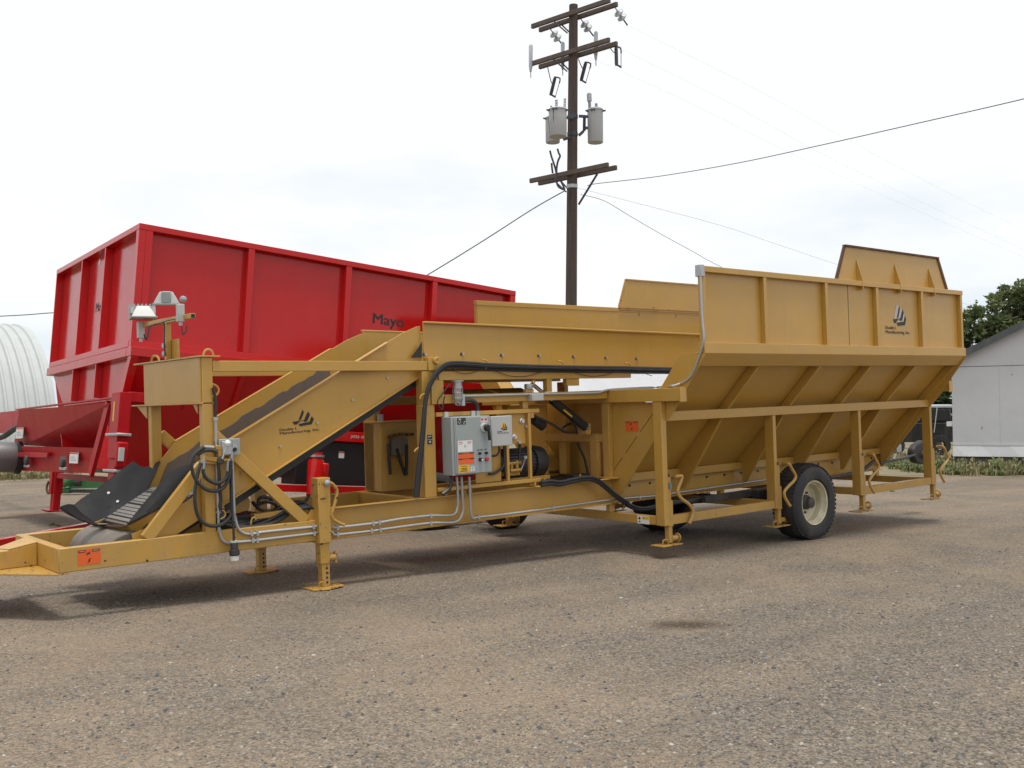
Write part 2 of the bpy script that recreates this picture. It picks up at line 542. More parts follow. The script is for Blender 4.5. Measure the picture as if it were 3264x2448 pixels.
# -- work lights on their own post
MB().box(-1.19, -1.14, 0.72, 0.77, 2.214, 2.57).build('light_post', YEL, YR, 0.003)
mb = MB().box(-1.138, -1.126, 0.56, 0.79, 2.214, 2.40)
mb.build('light_bracket', YEL, YR, 0.002)
for z in (2.27, 2.345):
    MB().cyl((-1.194, 0.745, z), (-1.215, 0.745, z), 0.024, 8).build('bolt', GALV, YR)
lb = MB().bar((-1.165, 0.13, 2.575), (-1.165, 1.35, 2.585), 0.046, 0.046).build('light_bar', YEL, YR, 0.003)
MB().bar((-1.165, 0.128, 2.575), (-1.165, 0.1295, 2.575), 0.034, 0.034).build('open_end', INK, lb)
def lamp(y, z, yaw, tilt, jy=0.0, fin=False):
    M = Matrix.Translation((-1.20, y, z)) @ Matrix.Rotation(yaw, 4, 'Z') @ Matrix.Rotation(tilt, 4, 'Y') @ Matrix.Scale(0.74, 4)
    def T(mb):
        mb.v = [tuple(M @ Vector(p)) for p in mb.v]
        return mb
    mb = MB()
    lv_ = [(0.150, 0.110, 0.0), (0.128, 0.096, 0.045), (0.102, 0.078, 0.095), (0.078, 0.058, 0.138), (0.070, 0.050, 0.145)]
    vs, fs = [], []
    for (w0, d0, h0) in lv_:
        vs += [(-d0, -w0, h0), (d0, -w0, h0), (d0, w0, h0), (-d0, w0, h0)]
    for i in range(len(lv_) - 1):
        for k in range(4):
            fs.append((4 * i + k, 4 * i + (k + 1) % 4, 4 * i + 4 + (k + 1) % 4, 4 * i + 4 + k))
    fs += [(0, 3, 2, 1), (16, 17, 18, 19)]
    mb.add(vs, fs)
    L = T(mb).build('work_light', WHITE if fin else LGREY, YR, 0.003, sharp=12)
    T(MB().box(-0.135, 0.125, -0.165, 0.165, -0.022, -0.001)).build('lens_frame', GREY, L, 0.003)
    T(MB().box(-0.10, 0.10, -0.13, 0.13, -0.026, -0.0225)).build('lens', glass_m, L)
    if fin:
        mb = MB().box(0.02, 0.115, -0.165, 0.165, 0.0, 0.16)
        for i in range(7):
            t = -0.15 + 0.05 * i
            mb.box(0.02, 0.115, t - 0.008, t + 0.008, 0.1605, 0.185)
        T(mb).build('ballast_housing', GREY, L)
        for s_ in (-1, 1):
            T(MB().box(-0.04, 0.019, s_ * 0.135 - 0.02, s_ * 0.135 + 0.02, 0.05, 0.13)).build('trunnion', LGREY, L)
    else:
        T(MB().box(-0.118, -0.02, -0.060, 0.055, 0.0, 0.150)).build('ballast_housing', GREY, L, 0.01)
        T(MB().lathe([(0.001, -0.045), (0.035, -0.03), (0.045, 0), (0.035, 0.03), (0.001, 0.045)], (0.02, -0.20, 0.05), (0, 0, 1), 14)).build('photo_cell', GREY, L)
    b = MB().box(-1.235, -1.175, y + jy - 0.03, y + jy + 0.03, z - 0.20, z - 0.04).build('junction_box', LGREY, L, 0.006)
    MB().cyl((-1.205, y + jy, z - 0.20), (-1.205, y + jy, z - 0.235), 0.016, 8).build('cable_gland', GALV, L)
    return L
lamp(1.285, 2.655, R(78), R(4), 0.06, True)
lamp(0.66, 2.735, R(66), R(-6), -0.34)
MB().tube([(-1.472,0.5,2.431),(-1.457,0.5,2.385),(-1.441,0.5,2.422),(-1.419,0.5,2.504),(-1.336,0.5,2.532),(-1.294,0.5,2.54),(-1.285,0.5,2.497),(-1.289,0.5,2.404),(-1.289,0.5,2.31),(-1.28,0.5,2.238)], 0.008, 6, 5).build('lamp_cable', CABLE, YR)
MB().tube([(-1.204,0.3,2.499),(-1.201,0.3,2.443),(-1.188,0.3,2.418),(-1.163,0.3,2.459),(-1.157,0.3,2.501)], 0.006, 6, 5).build('lamp_cable', CABLE, YR)
MB().tube([(-1.439,0.5,2.504),(-1.357,0.5,2.526),(-1.252,0.5,2.56),(-1.167,0.5,2.578),(-1.124,0.5,2.595)], 0.006, 6, 5).build('lamp_cable', CABLE, YR)

# -- inclined conveyor
def lift_wall(y0, y1, lipdir, name):
    top = [(1.262, 2.540), (1.262, 2.030), (-0.72, 0.994), (-1.42, 0.628), (-1.74, 0.60), (-1.76, 0.70), (-1.62, 0.74), (-1.22, 0.965), (-1.085, 1.255), (-0.93, 1.425), (1.035, 2.463), (1.22, 2.535)]
    o = MB().py(top, y0, y1).build(name, YEL, YR, 0.002)
    mb = MB()
    ym = (y0 + y1) / 2 + lipdir * 0.022
    mb.bar((-0.93, ym, 1.428), (0.84, ym, 2.363), 0.056, 0.014)
    mb.bar((-1.0, ym, 0.850), (1.255, ym, 2.028), 0.050, 0.012)
    mb.build('wall_lip', YEL, o, 0.003)
    return o
lw = lift_wall(0.100, 0.110, -1, 'lift_wall')
lift_wall(1.215, 1.225, 1, 'lift_wall')
each('bolt', GALV, lw, [MB().cyl((p[0], 0.099, p[2]), (p[0], 0.084, p[2]), 0.012, 6) for p in [(-0.371,0.1,1.369),(0.835,0.1,2.003),(0.424,0.1,1.787),(0.026,0.1,1.576),(-0.769,0.1,1.163)]])
# rubber under-skirt and belt
MB().py([(1.25, 2.015), (1.25, 1.93), (-0.9, 0.80), (-0.9, 0.89)], 0.14, 0.155).build('belt_skirt', BLK, YR)
MB().py([(1.20, 2.00), (1.20, 1.97), (-1.5, 0.53), (-1.5, 0.56)], 0.18, 1.15).build('return_belt', BLK, YR)
up = []
random.seed(4)
for i in range(36):
    x = -1.02 + i * 0.052
    up.append((x, 1.285 + (x + 1.02) * 0.5285 - 0.0 + random.uniform(-0.016, 0.016) - 0.055))
lo = [(0.80, 2.05), (-1.10, 1.045)]
MB().py(up + lo, 1.196, 1.213).build('inner_skirt', BELT, YR)
MB().py([(1.15, 2.17), (1.15, 2.14), (-1.15, 0.93), (-1.62, 0.70), (-1.64, 0.725), (-1.17, 0.965)], 0.13, 1.19).build('conveyor_belt', BELT, YR)
mb = MB()
for i in range(30):
    t = i / 29
    x = -1.60 + t * 1.16
    z = (0.748 + (x + 1.62) * 0.575) if x < -1.17 else 0.985 + (x + 1.17) * 0.525
    mb.bar((x, 0.135, z - 0.002), (x, 1.185, z - 0.002), 0.036, 0.010, (-0.5, 0, 0.86))
mb.build('conveyor_slats', SLAT, YR)
mb = MB()
for i in range(8):
    x = -1.58 + i * 0.165
    z = (0.748 + (x + 1.62) * 0.575) if x < -1.17 else 0.985 + (x + 1.17) * 0.525
    mb.bar((x, 0.135, z + 0.008), (x, 1.185, z + 0.008), 0.008, 0.010, (-0.5, 0, 0.86))
mb.build('conveyor_rods', DKST, YR)
# flared rubber sheets at the intake
def sheet(pts, name, t=0.010, rows=10):
    a0, a1, b0, b1 = [[V3(p) for p in q] for q in pts[:4]] if False else (None,) * 4
    return None
far_in = [(-1.096,1.19,1.25),(-1.173,1.19,1.082),(-1.243,1.19,0.963),(-1.443,1.19,0.842),(-1.64,1.19,0.721),(-1.672,1.19,0.698)]
far_out = [(-1.215,1.62,1.233),(-1.378,1.62,1.131),(-1.561,1.62,1.006),(-1.71,1.62,0.906),(-1.798,1.62,0.847),(-1.929,1.62,0.856)]
def ribbon(A, B, name, bow=(0, 0, 0), m=8, t=0.009):
    mb = MB()
    A = [V3(p) for p in A]; B = [V3(p) for p in B]; bow = V3(bow)
    n = len(A)
    for lay in (0, 1):
        vs = []
        for i in range(n):
            for j in range(m + 1):
                s = j / m
                p = A[i].lerp(B[i], s) + bow * math.sin(math.pi * s) + Vector((0, 0, -t * lay))
                p += Vector((0, 0, 0.010 * math.sin(i * 2.1 + j * 0.9)))
                vs.append(p)
        fs = [(i * (m + 1) + j, i * (m + 1) + j + 1, (i + 1) * (m + 1) + j + 1, (i + 1) * (m + 1) + j) for i in range(n - 1) for j in range(m)]
        mb.add(vs, fs)
    return mb.build(name, FLAP, YR)
fl = ribbon(far_in, far_out, 'rubber_flap', (0, 0, -0.05))
mb = MB()
for p in [(-1.458,1.35,0.833),(-1.242,1.35,0.936),(-1.541,1.35,0.922)]:
    mb.cyl((p[0], p[1], p[2] + 0.03), (p[0] - 0.012, p[1] - 0.02, p[2] + 0.045), 0.014, 8)
mb.build('bolt', GALV, fl)
near_in = [(-1.287,0.16,1.245),(-1.406,0.16,1.184),(-1.525,0.16,1.069),(-1.647,0.16,0.931),(-1.757,0.16,0.796)]
near_out = [(-1.182,0.08,1.235),(-1.235,0.08,1.161),(-1.422,0.08,0.959),(-1.629,0.08,0.854),(-1.81,0.08,0.787)]
ribbon(near_in, near_out, 'rubber_flap', (0, -0.02, 0))
# front lip: rubber strip and curved yellow tray under it
ribbon([(-2.022,0.8,0.93),(-1.952,0.8,0.835),(-1.819,0.8,0.743),(-1.729,0.8,0.722)], [(-2.181,0.65,0.938),(-2.028,0.65,0.82),(-1.898,0.65,0.74),(-1.626,0.65,0.718)], 'rubber_flap', (0, 0, 0), 4)
T1 = [(-1.818,1.05,0.735)] + [(-1.792,0.75,0.724)] + [(-1.784,0.4,0.746)] + [(-1.762,0.2,0.767)] + [(-1.596,0.105,0.857),(-1.438,0.105,0.934),(-1.319,0.105,1.042)]
B1 = [(-1.801,1,0.674)] + [(-1.757,0.78,0.642)] + [(-1.722,0.55,0.636)] + [(-1.696,0.35,0.639)] + [(-1.683,0.13,0.636),(-1.589,0.13,0.631),(-1.369,0.13,0.661)]
mb = MB()
n = len(T1); m_ = 5
for lay in (0, 1):
    vs = []
    for i in range(n):
        for j in range(m_ + 1):
            s_ = j / m_
            p = V3(T1[i]).lerp(V3(B1[i]), s_)
            p += Vector((0.03 * math.sin(math.pi * s_), -0.012 * math.sin(math.pi * s_), 0)) + Vector((0.004, 0.006, 0)) * lay
            vs.append(p)
    mb.add(vs, [(i * (m_ + 1) + j, i * (m_ + 1) + j + 1, (i + 1) * (m_ + 1) + j + 1, (i + 1) * (m_ + 1) + j) for i in range(n - 1) for j in range(m_)])
tr = mb.build('intake_tray', YEL, YR)
MB().tube(T1, 0.006, 6, 3).build('tray_edge', RUST, tr)
mb = MB()
mb.ext([(-1.76,0.115,0.646),(-1.618,0.115,0.775),(-1.48,0.115,0.864),(-1.62,0.115,0.716),(-1.712,0.115,0.63)], (0, 0.004, 0))
mb.build('grime_patch', DKST, tr)
decal([(-0.369,0.098,1.478)][0], (1, 0, 0.055), (0, 0, 1), YR)

# -- level conveyor trough
def trough(y0, y1, s, nm):
    pts = [(1.268, 2.572), (1.268, 2.088), (8.6, 2.034), (8.6, 2.498)]
    o = MB().py(pts, y0, y1).build(nm, YEL, YR, 0.002)
    mb = MB()
    ym = (y0 + y1) / 2 + s * 0.018
    mb.bar((1.268, ym, 2.574), (8.6, ym, 2.500), 0.052, 0.022)
    mb.bar((1.40, ym + s * 0.02, 2.092), (8.6, ym + s * 0.02, 2.044), 0.09, 0.016)
    mb.build('trough_lip', YEL, o, 0.006)
    return o
tw = trough(0.060, 0.070, -1, 'trough_wall')
trough(1.255, 1.265, 1, 'trough_wall')
for p in [(1.77,0.06,2.247),(2.32,0.06,2.236),(2.868,0.06,2.233),(3.413,0.06,2.225),(3.948,0.06,2.213),(4.49,0.06,2.205),(1.282,0.06,2.239)]:
    MB().cyl((p[0], 0.060, p[2]), (p[0], 0.038, p[2]), 0.014, 6).build('bolt', GALV, tw)
    MB().cyl((p[0] - 0.014, 0.0605, p[2] + 0.002), (p[0] - 0.014, 0.0585, p[2] + 0.002), 0.018, 10).build('grease_mark', DKST, tw)
MB().box(1.30, 8.5, 0.075, 1.25, 2.12, 2.15).build('trough_belt', BLK, YR)
MB().ext([(1.173,0.055,2.278),(1.247,0.055,2.37),(1.241,0.055,2.207),(1.104,0.055,2.207)], (0, 0.004, 0)).build('belt_wiper', BLK, YR)

# -- uprights and rails around the power unit
MB().box(1.195, 1.345, 0.0, 0.125, 0.756, 1.715).build('upright', YEL, YR, 0.006)
MB().box(1.20, 1.34, 0.003, 0.122, 1.716, 2.065).build('upright', YEL, YR, 0.004)
MB().box(1.272, 1.440, -0.014, 0.052, 2.069, 2.205).build('pin_bracket', YEL, YR, 0.004)
MB().tube([(1.379,-0.03,2.202),(1.347,-0.03,2.188),(1.343,-0.03,2.16),(1.377,-0.03,2.143)], 0.016, 8, 4).build('bracket_pin', YEL, YR)
MB().box(1.30, 1.455, -0.018, 0.050, 1.718, 1.967).build('bracket_plate', YEL, YR, 0.003)
MB().box(1.345, 4.318, 0.004, 0.084, 1.968, 2.062).build('upper_rail', YEL, YR, 0.004)
MB().box(2.925, 3.0, 0.002, 0.075, 1.82, 1.966).build('rail_spacer', YEL, YR, 0.003)
MB().ext([(1.40, -0.015, 2.06), (1.40, -0.015, 1.969), (1.60, -0.015, 1.969)], (0, 0.012, 0)).build('corner_gusset', YEL, YR)
MB().box(1.456, 3.895, 0.0, 0.060, 1.722, 1.816).build('lower_rail', YEL, YR, 0.004)
MB().box(1.30, 1.39, FW - 0.22, FW, 0.756, 2.06).build('upright', YEL, YR, 0.005)
MB().box(1.35, 3.89, FW - 0.06, FW, 1.722, 1.816).build('lower_rail', YEL, YR, 0.004)
MB().box(1.35, 4.3, FW - 0.08, FW, 1.968, 2.062).build('upper_rail', YEL, YR, 0.004)
# far reservoir and inner plates
rs = MB().box(1.30, 1.86, 0.99, 1.34, 0.757, 1.525).build('oil_reservoir', YEL, YR, 0.006)
MB().box(1.29, 1.87, 0.98, 1.345, 1.526, 1.542).build('lid', YEL, rs, 0.003)
MB().cyl((1.36, 1.08, 1.543), (1.36, 1.08, 1.62), 0.034, 14).build('filler_cap', GALV, rs)
vb = MB().box(1.40, 1.60, 0.90, 0.978, 1.16, 1.345).build('valve_bank', DRUM, YR, 0.006)
each('valve_cap', RUST, vb, [MB().cyl((p[0], 0.94, p[2] - 0.02), (p[0], 0.94, p[2] + 0.012), 0.026, 8) for p in [(1.396,0.985,1.376),(1.464,0.985,1.385),(1.532,0.985,1.395),(1.609,0.985,1.389),(1.686,0.985,1.388)]])
for pts in ([(1.342,0.9,1.297),(1.342,0.9,1.159),(1.351,0.9,0.995),(1.357,0.9,0.956)], [(1.449,0.9,1.235),(1.483,0.9,1.119),(1.531,0.9,0.983),(1.552,0.9,0.93)], [(1.579,0.9,1.272),(1.577,0.9,1.113),(1.565,0.9,0.981),(1.567,0.9,0.929)]):
    MB().tube(pts, 0.019, 8, 4).build('hose', CABLE, YR)
# gauge/instrument board right of the control box
gb = MB().box(2.262, 2.608, 0.03, 0.042, 1.246, 1.583).build('filter_board', YEL, YR, 0.002)
for p in [(2.547,0.03,1.499),(2.432,0.03,1.327)]:
    mb = MB(); m2 = MB()
    mb.lathe([(0.034, 0), (0.034, 0.012), (0.02, 0.016), (0.02, 0.035)], (p[0], 0.03, p[2]), (0, -1, 0), 14)
    m2.cyl((p[0] + 0.06, 0.03, p[2] - 0.062), (p[0] + 0.06, 0.0, p[2] - 0.062), 0.018, 8)
    mb.build('dial_knob', CHROME, gb)
    m2.build('hex_bolt', GALV, gb)
MB().box(1.90, 2.255, 0.055, 0.065, 0.85, 1.24).build('guard_plate', YEL, YR, 0.002)
for args in ((1.352, 2.778, -0.018, 0.022, 1.588, 1.632), (1.350, 2.775, -0.018, 0.022, 0.808, 0.846), (2.612, 2.648, -0.016, 0.020, 0.847, 1.587), (2.30, 2.335, 0.0, 0.03, 0.847, 1.245), (2.572, 2.650, 0.024, 0.085, 1.635, 1.72)):
    MB().box(*args).build('mounting_bar', YEL, YR, 0.003)
for x in (1.45, 1.70, 1.78, 2.65):
    MB().box(x, x + 0.05, 0.03, 0.09, 0.757, 0.83).build('mounting_foot', YEL, YR, 0.003)
MB().box(2.652, 2.70, -0.015, 0.02, 1.53, 1.587).build('bracket', YEL, YR, 0.002)
# electric motor
mo = MB().lathe([(0.10, 2.52), (0.155, 2.54), (0.155, 2.94), (0.12, 2.95)], (0, 0.40, 1.005), (1, 0, 0), 36).build('electric_motor', DKST, YR)
mb = MB()
for i in range(28):
    a = 2 * math.pi * i / 28
    c, s = math.cos(a), math.sin(a)
    mb.bar((2.55, 0.40 + c * 0.163, 1.005 + s * 0.163), (2.94, 0.40 + c * 0.163, 1.005 + s * 0.163), 0.010, 0.022, (0, c, s))
mb.build('cooling_fins', DKST, mo)
MB().lathe([(0.188, 2.945), (0.192, 3.03), (0.175, 3.12), (0.10, 3.15)], (0, 0.40, 1.005), (1, 0, 0), 36).build('fan_cowl', CABLE, mo)
MB().box(2.45, 3.15, 0.25, 0.60, 0.80, 0.845).build('motor_base', YEL, YR, 0.004)
MB().box(2.35, 2.45, 0.24, 0.44, 0.92, 1.10).build('pump', DKST, YR, 0.02)
vp = MB()
for p, q in [((2.36, 0.10, 1.03), (2.58, 0.10, 1.03)), ((2.40, 0.08, 0.95), (2.56, 0.08, 0.95)), ((2.44, 0.1, 0.93), (2.44, 0.1, 1.04)), ((2.52, 0.1, 0.93), (2.52, 0.1, 1.06))]:
    vp.cyl(p, q, 0.022, 10)
vp.build('pump_valve', BRASS, YR)
lv = MB().tube([(2.585,0.1,0.958),(2.621,0.1,1.019),(2.652,0.1,1.082)], 0.009, 8, 2).build('valve_lever', GALV, YR)
MB().lathe([(0.001, -0.02), (0.014, -0.014), (0.02, 0), (0.014, 0.014), (0.001, 0.02)], [(2.652,0.1,1.084)][0], (0, 0, 1), 12).build('knob', WHITE, lv)
MB().box(2.36, 2.58, 0.12, 0.20, 0.89, 0.93).build('pump_bracket', YEL, YR, 0.003)
for pts in ([(2.234,0.06,1.233),(2.231,0.06,1.171),(2.19,0.06,1.136),(2.134,0.06,1.133)], [(2.282,0.02,1.231),(2.267,0.02,1.045),(2.216,0.02,0.979),(2.127,0.02,0.942),(2.056,0.02,0.945)], [(2.554,0.08,1.241),(2.55,0.08,1.152),(2.539,0.08,1.064)], [(2.364,0.1,1.238),(2.393,0.1,1.148),(2.339,0.1,1.012),(2.35,0.1,0.885)]):
    MB().tube(pts, 0.015, 8, 5).build('hose', CABLE, YR)

# -- control cabinet
cb = MB().box(1.412, 1.922, -0.190, -0.022, 0.975, 1.583).build('control_box', GREY, YR, 0.006)
dr = MB().box(1.462, 1.920, -0.205, -0.1905, 0.985, 1.574).build('door', GREY, cb, 0.005)
MB().cyl((1.452, -0.198, 0.995), (1.452, -0.198, 1.565), 0.008, 8).build('hinge', GALV, cb)
for x in (1.445, 1.80):
    MB().box(x, x + 0.05, -0.0355, -0.0215, 1.5835, 1.635).build('mounting_tab', LGREY, cb)
DY = -0.2052
def dq(fx, fz):
    return (1.462 + 0.458 * fx, DY, 0.985 + 0.589 * fz)
# rotary disconnect
hb = MB().lathe([(0.052, 0), (0.050, 0.014), (0.044, 0.02)], dq(0.80, 0.80), (0, -1, 0), 24).build('switch_collar', LGREY, cb)
mb = MB().lathe([(0.036, 0.02), (0.034, 0.05), (0.028, 0.055)], dq(0.83, 0.80), (0, -1, 0), 20)
c = dq(0.86, 0.80)
mb.bar((c[0], DY - 0.045, c[2]), (c[0] + 0.008, DY - 0.045, c[2] - 0.135), 0.022, 0.026, (0, 1, 0))
mb.build('switch_handle', INK, cb, 0.004)
sticker('name_plate', dq(0.035, 0.875), XD, UD, 0.112, 0.070, PLATE, cb)
rects('plate_marks', dq(0.035, 0.875), XD, UD, [(0.02, 0.045, 0.028, 0.018), (0.010, 0.022, 0.014, 0.008), (0.036, 0.022, 0.014, 0.010), (0.088, 0.024, 0.018, 0.010), (0.024, 0.008, 0.014, 0.008), (0.075, 0.009, 0.020, 0.008)], LGREY, cb)
sticker('voltage_label', dq(0.71, 0.895), XD, UD, 0.090, 0.050, WHITE, cb)
rects('label_print', dq(0.71, 0.895), XD, UD, [(0.004, 0.022, 0.025, 0.022), (0.036, 0.026, 0.010, 0.018), (0.054, 0.022, 0.030, 0.022), (0.006, 0.012, 0.076, 0.004)], REDV, cb)
sticker('instruction_label', dq(0.035, 0.39), XD, UD, 0.190, 0.118, WHITE, cb)
rects('label_print', dq(0.035, 0.39), XD, UD, [(0.010, 0.094, 0.055, 0.013), (0.124, 0.094, 0.055, 0.013), (0.010, 0.080, 0.05, 0.004), (0.124, 0.080, 0.05, 0.004)], flat('faded_red', (0.55, 0.30, 0.32)), cb)
rects('label_figure', dq(0.035, 0.39), XD, UD, [(0.088, 0.055, 0.010, 0.022), (0.082, 0.048, 0.010, 0.010), (0.100, 0.050, 0.008, 0.010)], flat('label_grey', (0.35, 0.33, 0.33)), cb)
for fz in (0.275, 0.175):
    s = sticker('warning_label', dq(0.04, fz), XD, UD, 0.205, 0.058, ORANGE, cb)
    rects('label_bar', dq(0.04, fz), XD, UD, [(0.0, 0.048, 0.055, 0.010), (0.062, 0.050, 0.010, 0.008), (0.080, 0.051, 0.05, 0.005), (0.140, 0.048, 0.065, 0.010)], INK, cb)
sticker('warning_label', dq(0.04, 0.025), XD, UD, 0.142, 0.082, YVIN, cb)
text('lettering', 'WARNING', V3(dq(0.04, 0.025)) + Vector((0.030, -0.002, 0.060)), XD, UD, 0.013, INK, cb, 0.08)
rects('label_print', dq(0.04, 0.025), XD, UD, [(0.034, 0.042, 0.074, 0.006), (0.034, 0.028, 0.074, 0.006), (0.020, 0.013, 0.100, 0.006)], INK, cb)
sticker('wiring_label', dq(0.37, 0.03), XD, UD, 0.060, 0.062, LGREY, cb)
rects('label_figure', dq(0.37, 0.03), XD, UD, [(0.012, 0.030, 0.006, 0.020), (0.044, 0.030, 0.006, 0.020), (0.008, 0.006, 0.012, 0.022), (0.042, 0.006, 0.012, 0.022)], WHITE, cb)
for fx, fz, mt, r_ in ((0.64, 0.345, INK, 0.014), (0.83, 0.345, INK, 0.014), (0.66, 0.235, INK, 0.020), (0.84, 0.235, REDV, 0.022)):
    MB().lathe([(r_, 0), (r_, 0.022), (r_ * 0.8, 0.03)], dq(fx, fz), (0, -1, 0), 16).build('push_button', mt, cb)
MB().lathe([(0.010, 0), (0.010, 0.034)], dq(0.675, 0.228), (0, -1, 0), 12).build('button_cap', WHITE, cb)
rects('button_print', dq(0.58, 0.40), XD, UD, [(0, 0, 0.028, 0.008), (0.036, 0, 0.010, 0.008), (0.05, 0, 0.026, 0.008), (0.10, 0.002, 0.026, 0.009)], INK, cb)
b2 = MB().box(1.967, 2.245, -0.150, -0.03, 1.252, 1.567).build('junction_cabinet', LGREY, YR, 0.006)
MB().box(1.962, 2.250, -0.166, -0.1505, 1.247, 1.572).build('cover', LGREY, b2, 0.012)
decal((2.04, -0.1665, 1.383), XD, UD, YR, 0.95e-4, 1.0e-4, YVIN)
MB().box(1.925, 1.962, -0.14, -0.05, 1.45, 1.56).build('conduit_hub', GALV, YR, 0.006)
for pts in ([(1.464,-0.1,0.958),(1.457,-0.1,0.888),(1.423,-0.1,0.832),(1.342,-0.1,0.785)], [(1.723,-0.02,1.748),(1.814,-0.02,1.748),(1.881,-0.02,1.71),(1.897,-0.02,1.63)]):
    MB().tube(pts, 0.021, 10, 5).build('flex_conduit', CABLE, YR)
MB().cyl([(1.897,-0.02,1.633)][0], [(1.895,-0.02,1.582)][0], 0.026, 10).build('conduit_fitting', GALV, YR)
# steel conduits down to and along the frame
C1 = [(1.592,-0.02,0.945),(1.596,-0.02,0.73),(1.593,-0.02,0.647)] + [(1.595,-0.016,0.647),(1.565,-0.016,0.572),(1.476,-0.016,0.551),(1.245,-0.016,0.571),(0.883,-0.016,0.574),(0.628,-0.016,0.562),(0.536,-0.016,0.561),(0.167,-0.016,0.563),(0.105,-0.016,0.57),(0.069,-0.016,0.595),(0.021,-0.016,0.603),(-0.1,-0.016,0.597),(-0.598,-0.016,0.602),(-0.676,-0.016,0.598),(-0.764,-0.016,0.6),(-0.823,-0.016,0.627),(-0.864,-0.016,0.682),(-0.888,-0.016,0.791)] + [(-0.895,-0.03,0.758),(-0.9,-0.03,1.103),(-0.905,-0.03,1.319)]
C2 = [(1.653,-0.02,0.941),(1.656,-0.02,0.725),(1.662,-0.02,0.64)] + [(1.654,-0.016,0.557),(1.607,-0.016,0.496),(1.517,-0.016,0.473),(1.242,-0.016,0.495),(0.88,-0.016,0.494),(0.625,-0.016,0.491),(0.533,-0.016,0.489),(0.177,-0.016,0.494),(0.116,-0.016,0.5),(0.086,-0.016,0.529),(0.031,-0.016,0.54),(-0.102,-0.016,0.535),(-0.6,-0.016,0.535),(-0.678,-0.016,0.534),(-0.863,-0.016,0.539),(-0.949,-0.016,0.539),(-1.001,-0.016,0.57),(-1.021,-0.016,0.613),(-1.03,-0.016,0.674)] + [(-1.042,-0.03,0.685),(-1.043,-0.03,1.18),(-1.044,-0.03,1.274)]
C3 = [(1.757,-0.02,0.933),(1.758,-0.02,0.716),(1.764,-0.02,0.547),(1.791,-0.02,0.49),(1.86,-0.02,0.495),(2.301,-0.02,0.489),(2.975,-0.02,0.495),(3.895,-0.02,0.506),(4.727,-0.02,0.483)] + [(4.789,-0.016,0.487),(5.724,-0.016,0.499),(7.04,-0.016,0.516)]
for cpts in (C1, C2, C3):
    MB().tube(cpts, 0.0135, 10, 4).build('steel_conduit', GALV, YR)
mb = MB()
for p in [(-0.731,-0.016,0.599),(-0.676,-0.016,0.599),(-0.677,-0.016,0.535),(-0.722,-0.016,0.537),(-0.106,-0.016,0.596),(-0.102,-0.016,0.533),(0.549,-0.016,0.56),(0.621,-0.016,0.562),(0.527,-0.016,0.491),(0.628,-0.016,0.49),(1.241,-0.016,0.568),(1.242,-0.016,0.492),(0.148,-0.016,0.563),(0.15,-0.016,0.498)] + [(1.863,-0.016,0.494),(2.944,-0.016,0.495),(4.375,-0.016,0.491)]:
    MB().box(p[0] - 0.012, p[0] + 0.012, -0.034, 0.004, p[2] - 0.02, p[2] + 0.024).build('conduit_clamp', GALV, YR)
# caged work lamp, conduit along the rail, junction box
lp = [(1.61,-0.06,1.962),(1.609,-0.06,1.914),(1.606,-0.06,1.83),(1.602,-0.06,1.723)]
x0, zt = lp[0][0], lp[0][2]
cl = MB().lathe([(0.066, 0.0), (0.066, 0.012), (0.045, 0.014), (0.045, 0.058), (0.052, 0.06), (0.052, 0.085)], (x0, -0.055, zt), (0, 0, -1), 20).build('caged_lamp', GALV, YR)
MB().lathe([(0.038, 0.085), (0.040, 0.19), (0.030, 0.225), (0.012, 0.24)], (x0, -0.055, zt), (0, 0, -1), 18).build('lamp_globe', glass_m, cl)
mb = MB()
for k in range(6):
    a = math.pi * k / 3 + 0.3
    c, s = math.cos(a), math.sin(a)
    mb.tube([(x0 + c * 0.050, -0.055 + s * 0.050, zt - 0.085), (x0 + c * 0.050, -0.055 + s * 0.050, zt - 0.20), (x0 + c * 0.034, -0.055 + s * 0.034, zt - 0.245), (x0 + c * 0.008, -0.055 + s * 0.008, zt - 0.262)], 0.0042, 6, 2)
for h, r_ in ((0.13, 0.050), (0.185, 0.050), (0.235, 0.038)):
    mb.tube([(x0 + math.cos(t) * r_, -0.055 + math.sin(t) * r_, zt - h) for t in [2 * math.pi * i / 16 for i in range(17)]], 0.004, 6, 1)
mb.build('lamp_cage', GALV, cl)
MB().box(x0 + 0.035, x0 + 0.082, -0.075, -0.01, zt - 0.27, zt - 0.145).build('outlet_box', GALV, YR, 0.006)
MB().tube([(1.517,-0.045,1.928),(1.425,-0.045,1.834),(1.353,-0.045,1.747),(1.37,-0.045,1.693),(1.405,-0.045,1.663),(1.424,-0.045,1.716),(1.441,-0.045,1.786),(1.453,-0.045,1.798)], 0.007, 6, 4).build('lamp_cable', CABLE, YR)
MB().tube([(1.709,-0.02,1.795),(2.19,-0.02,1.795),(2.65,-0.02,1.796),(3.205,-0.02,1.792),(3.684,-0.02,1.792),(3.799,-0.02,1.81),(3.954,-0.02,1.828),(4.351,-0.02,1.838),(4.791,-0.02,1.843)] + [(3.99,-0.889,1.839),(3.99,-1.062,1.866),(3.99,-1.209,1.935),(3.99,-1.297,2.061),(3.99,-1.392,2.257),(3.99,-1.42,2.365),(3.99,-1.406,2.603),(3.99,-1.401,3.042)], 0.014, 10, 3).build('steel_conduit', GALV, YR)
MB().box(*[q for q in (2.63, 2.80, -0.075, -0.002, 1.722, 1.80)]).build('outlet_box', LGREY, YR, 0.005)
MB().lathe([(0.045, 0), (0.05, 0.03), (0.045, 0.06)], (2.66, 0.02, 1.855), (0, 0, 1), 14).build('signal_horn', GALV, YR)
MB().box(2.60, 2.72, 0.0, 0.05, 1.817, 1.855).build('horn_bracket', YEL, YR, 0.003)
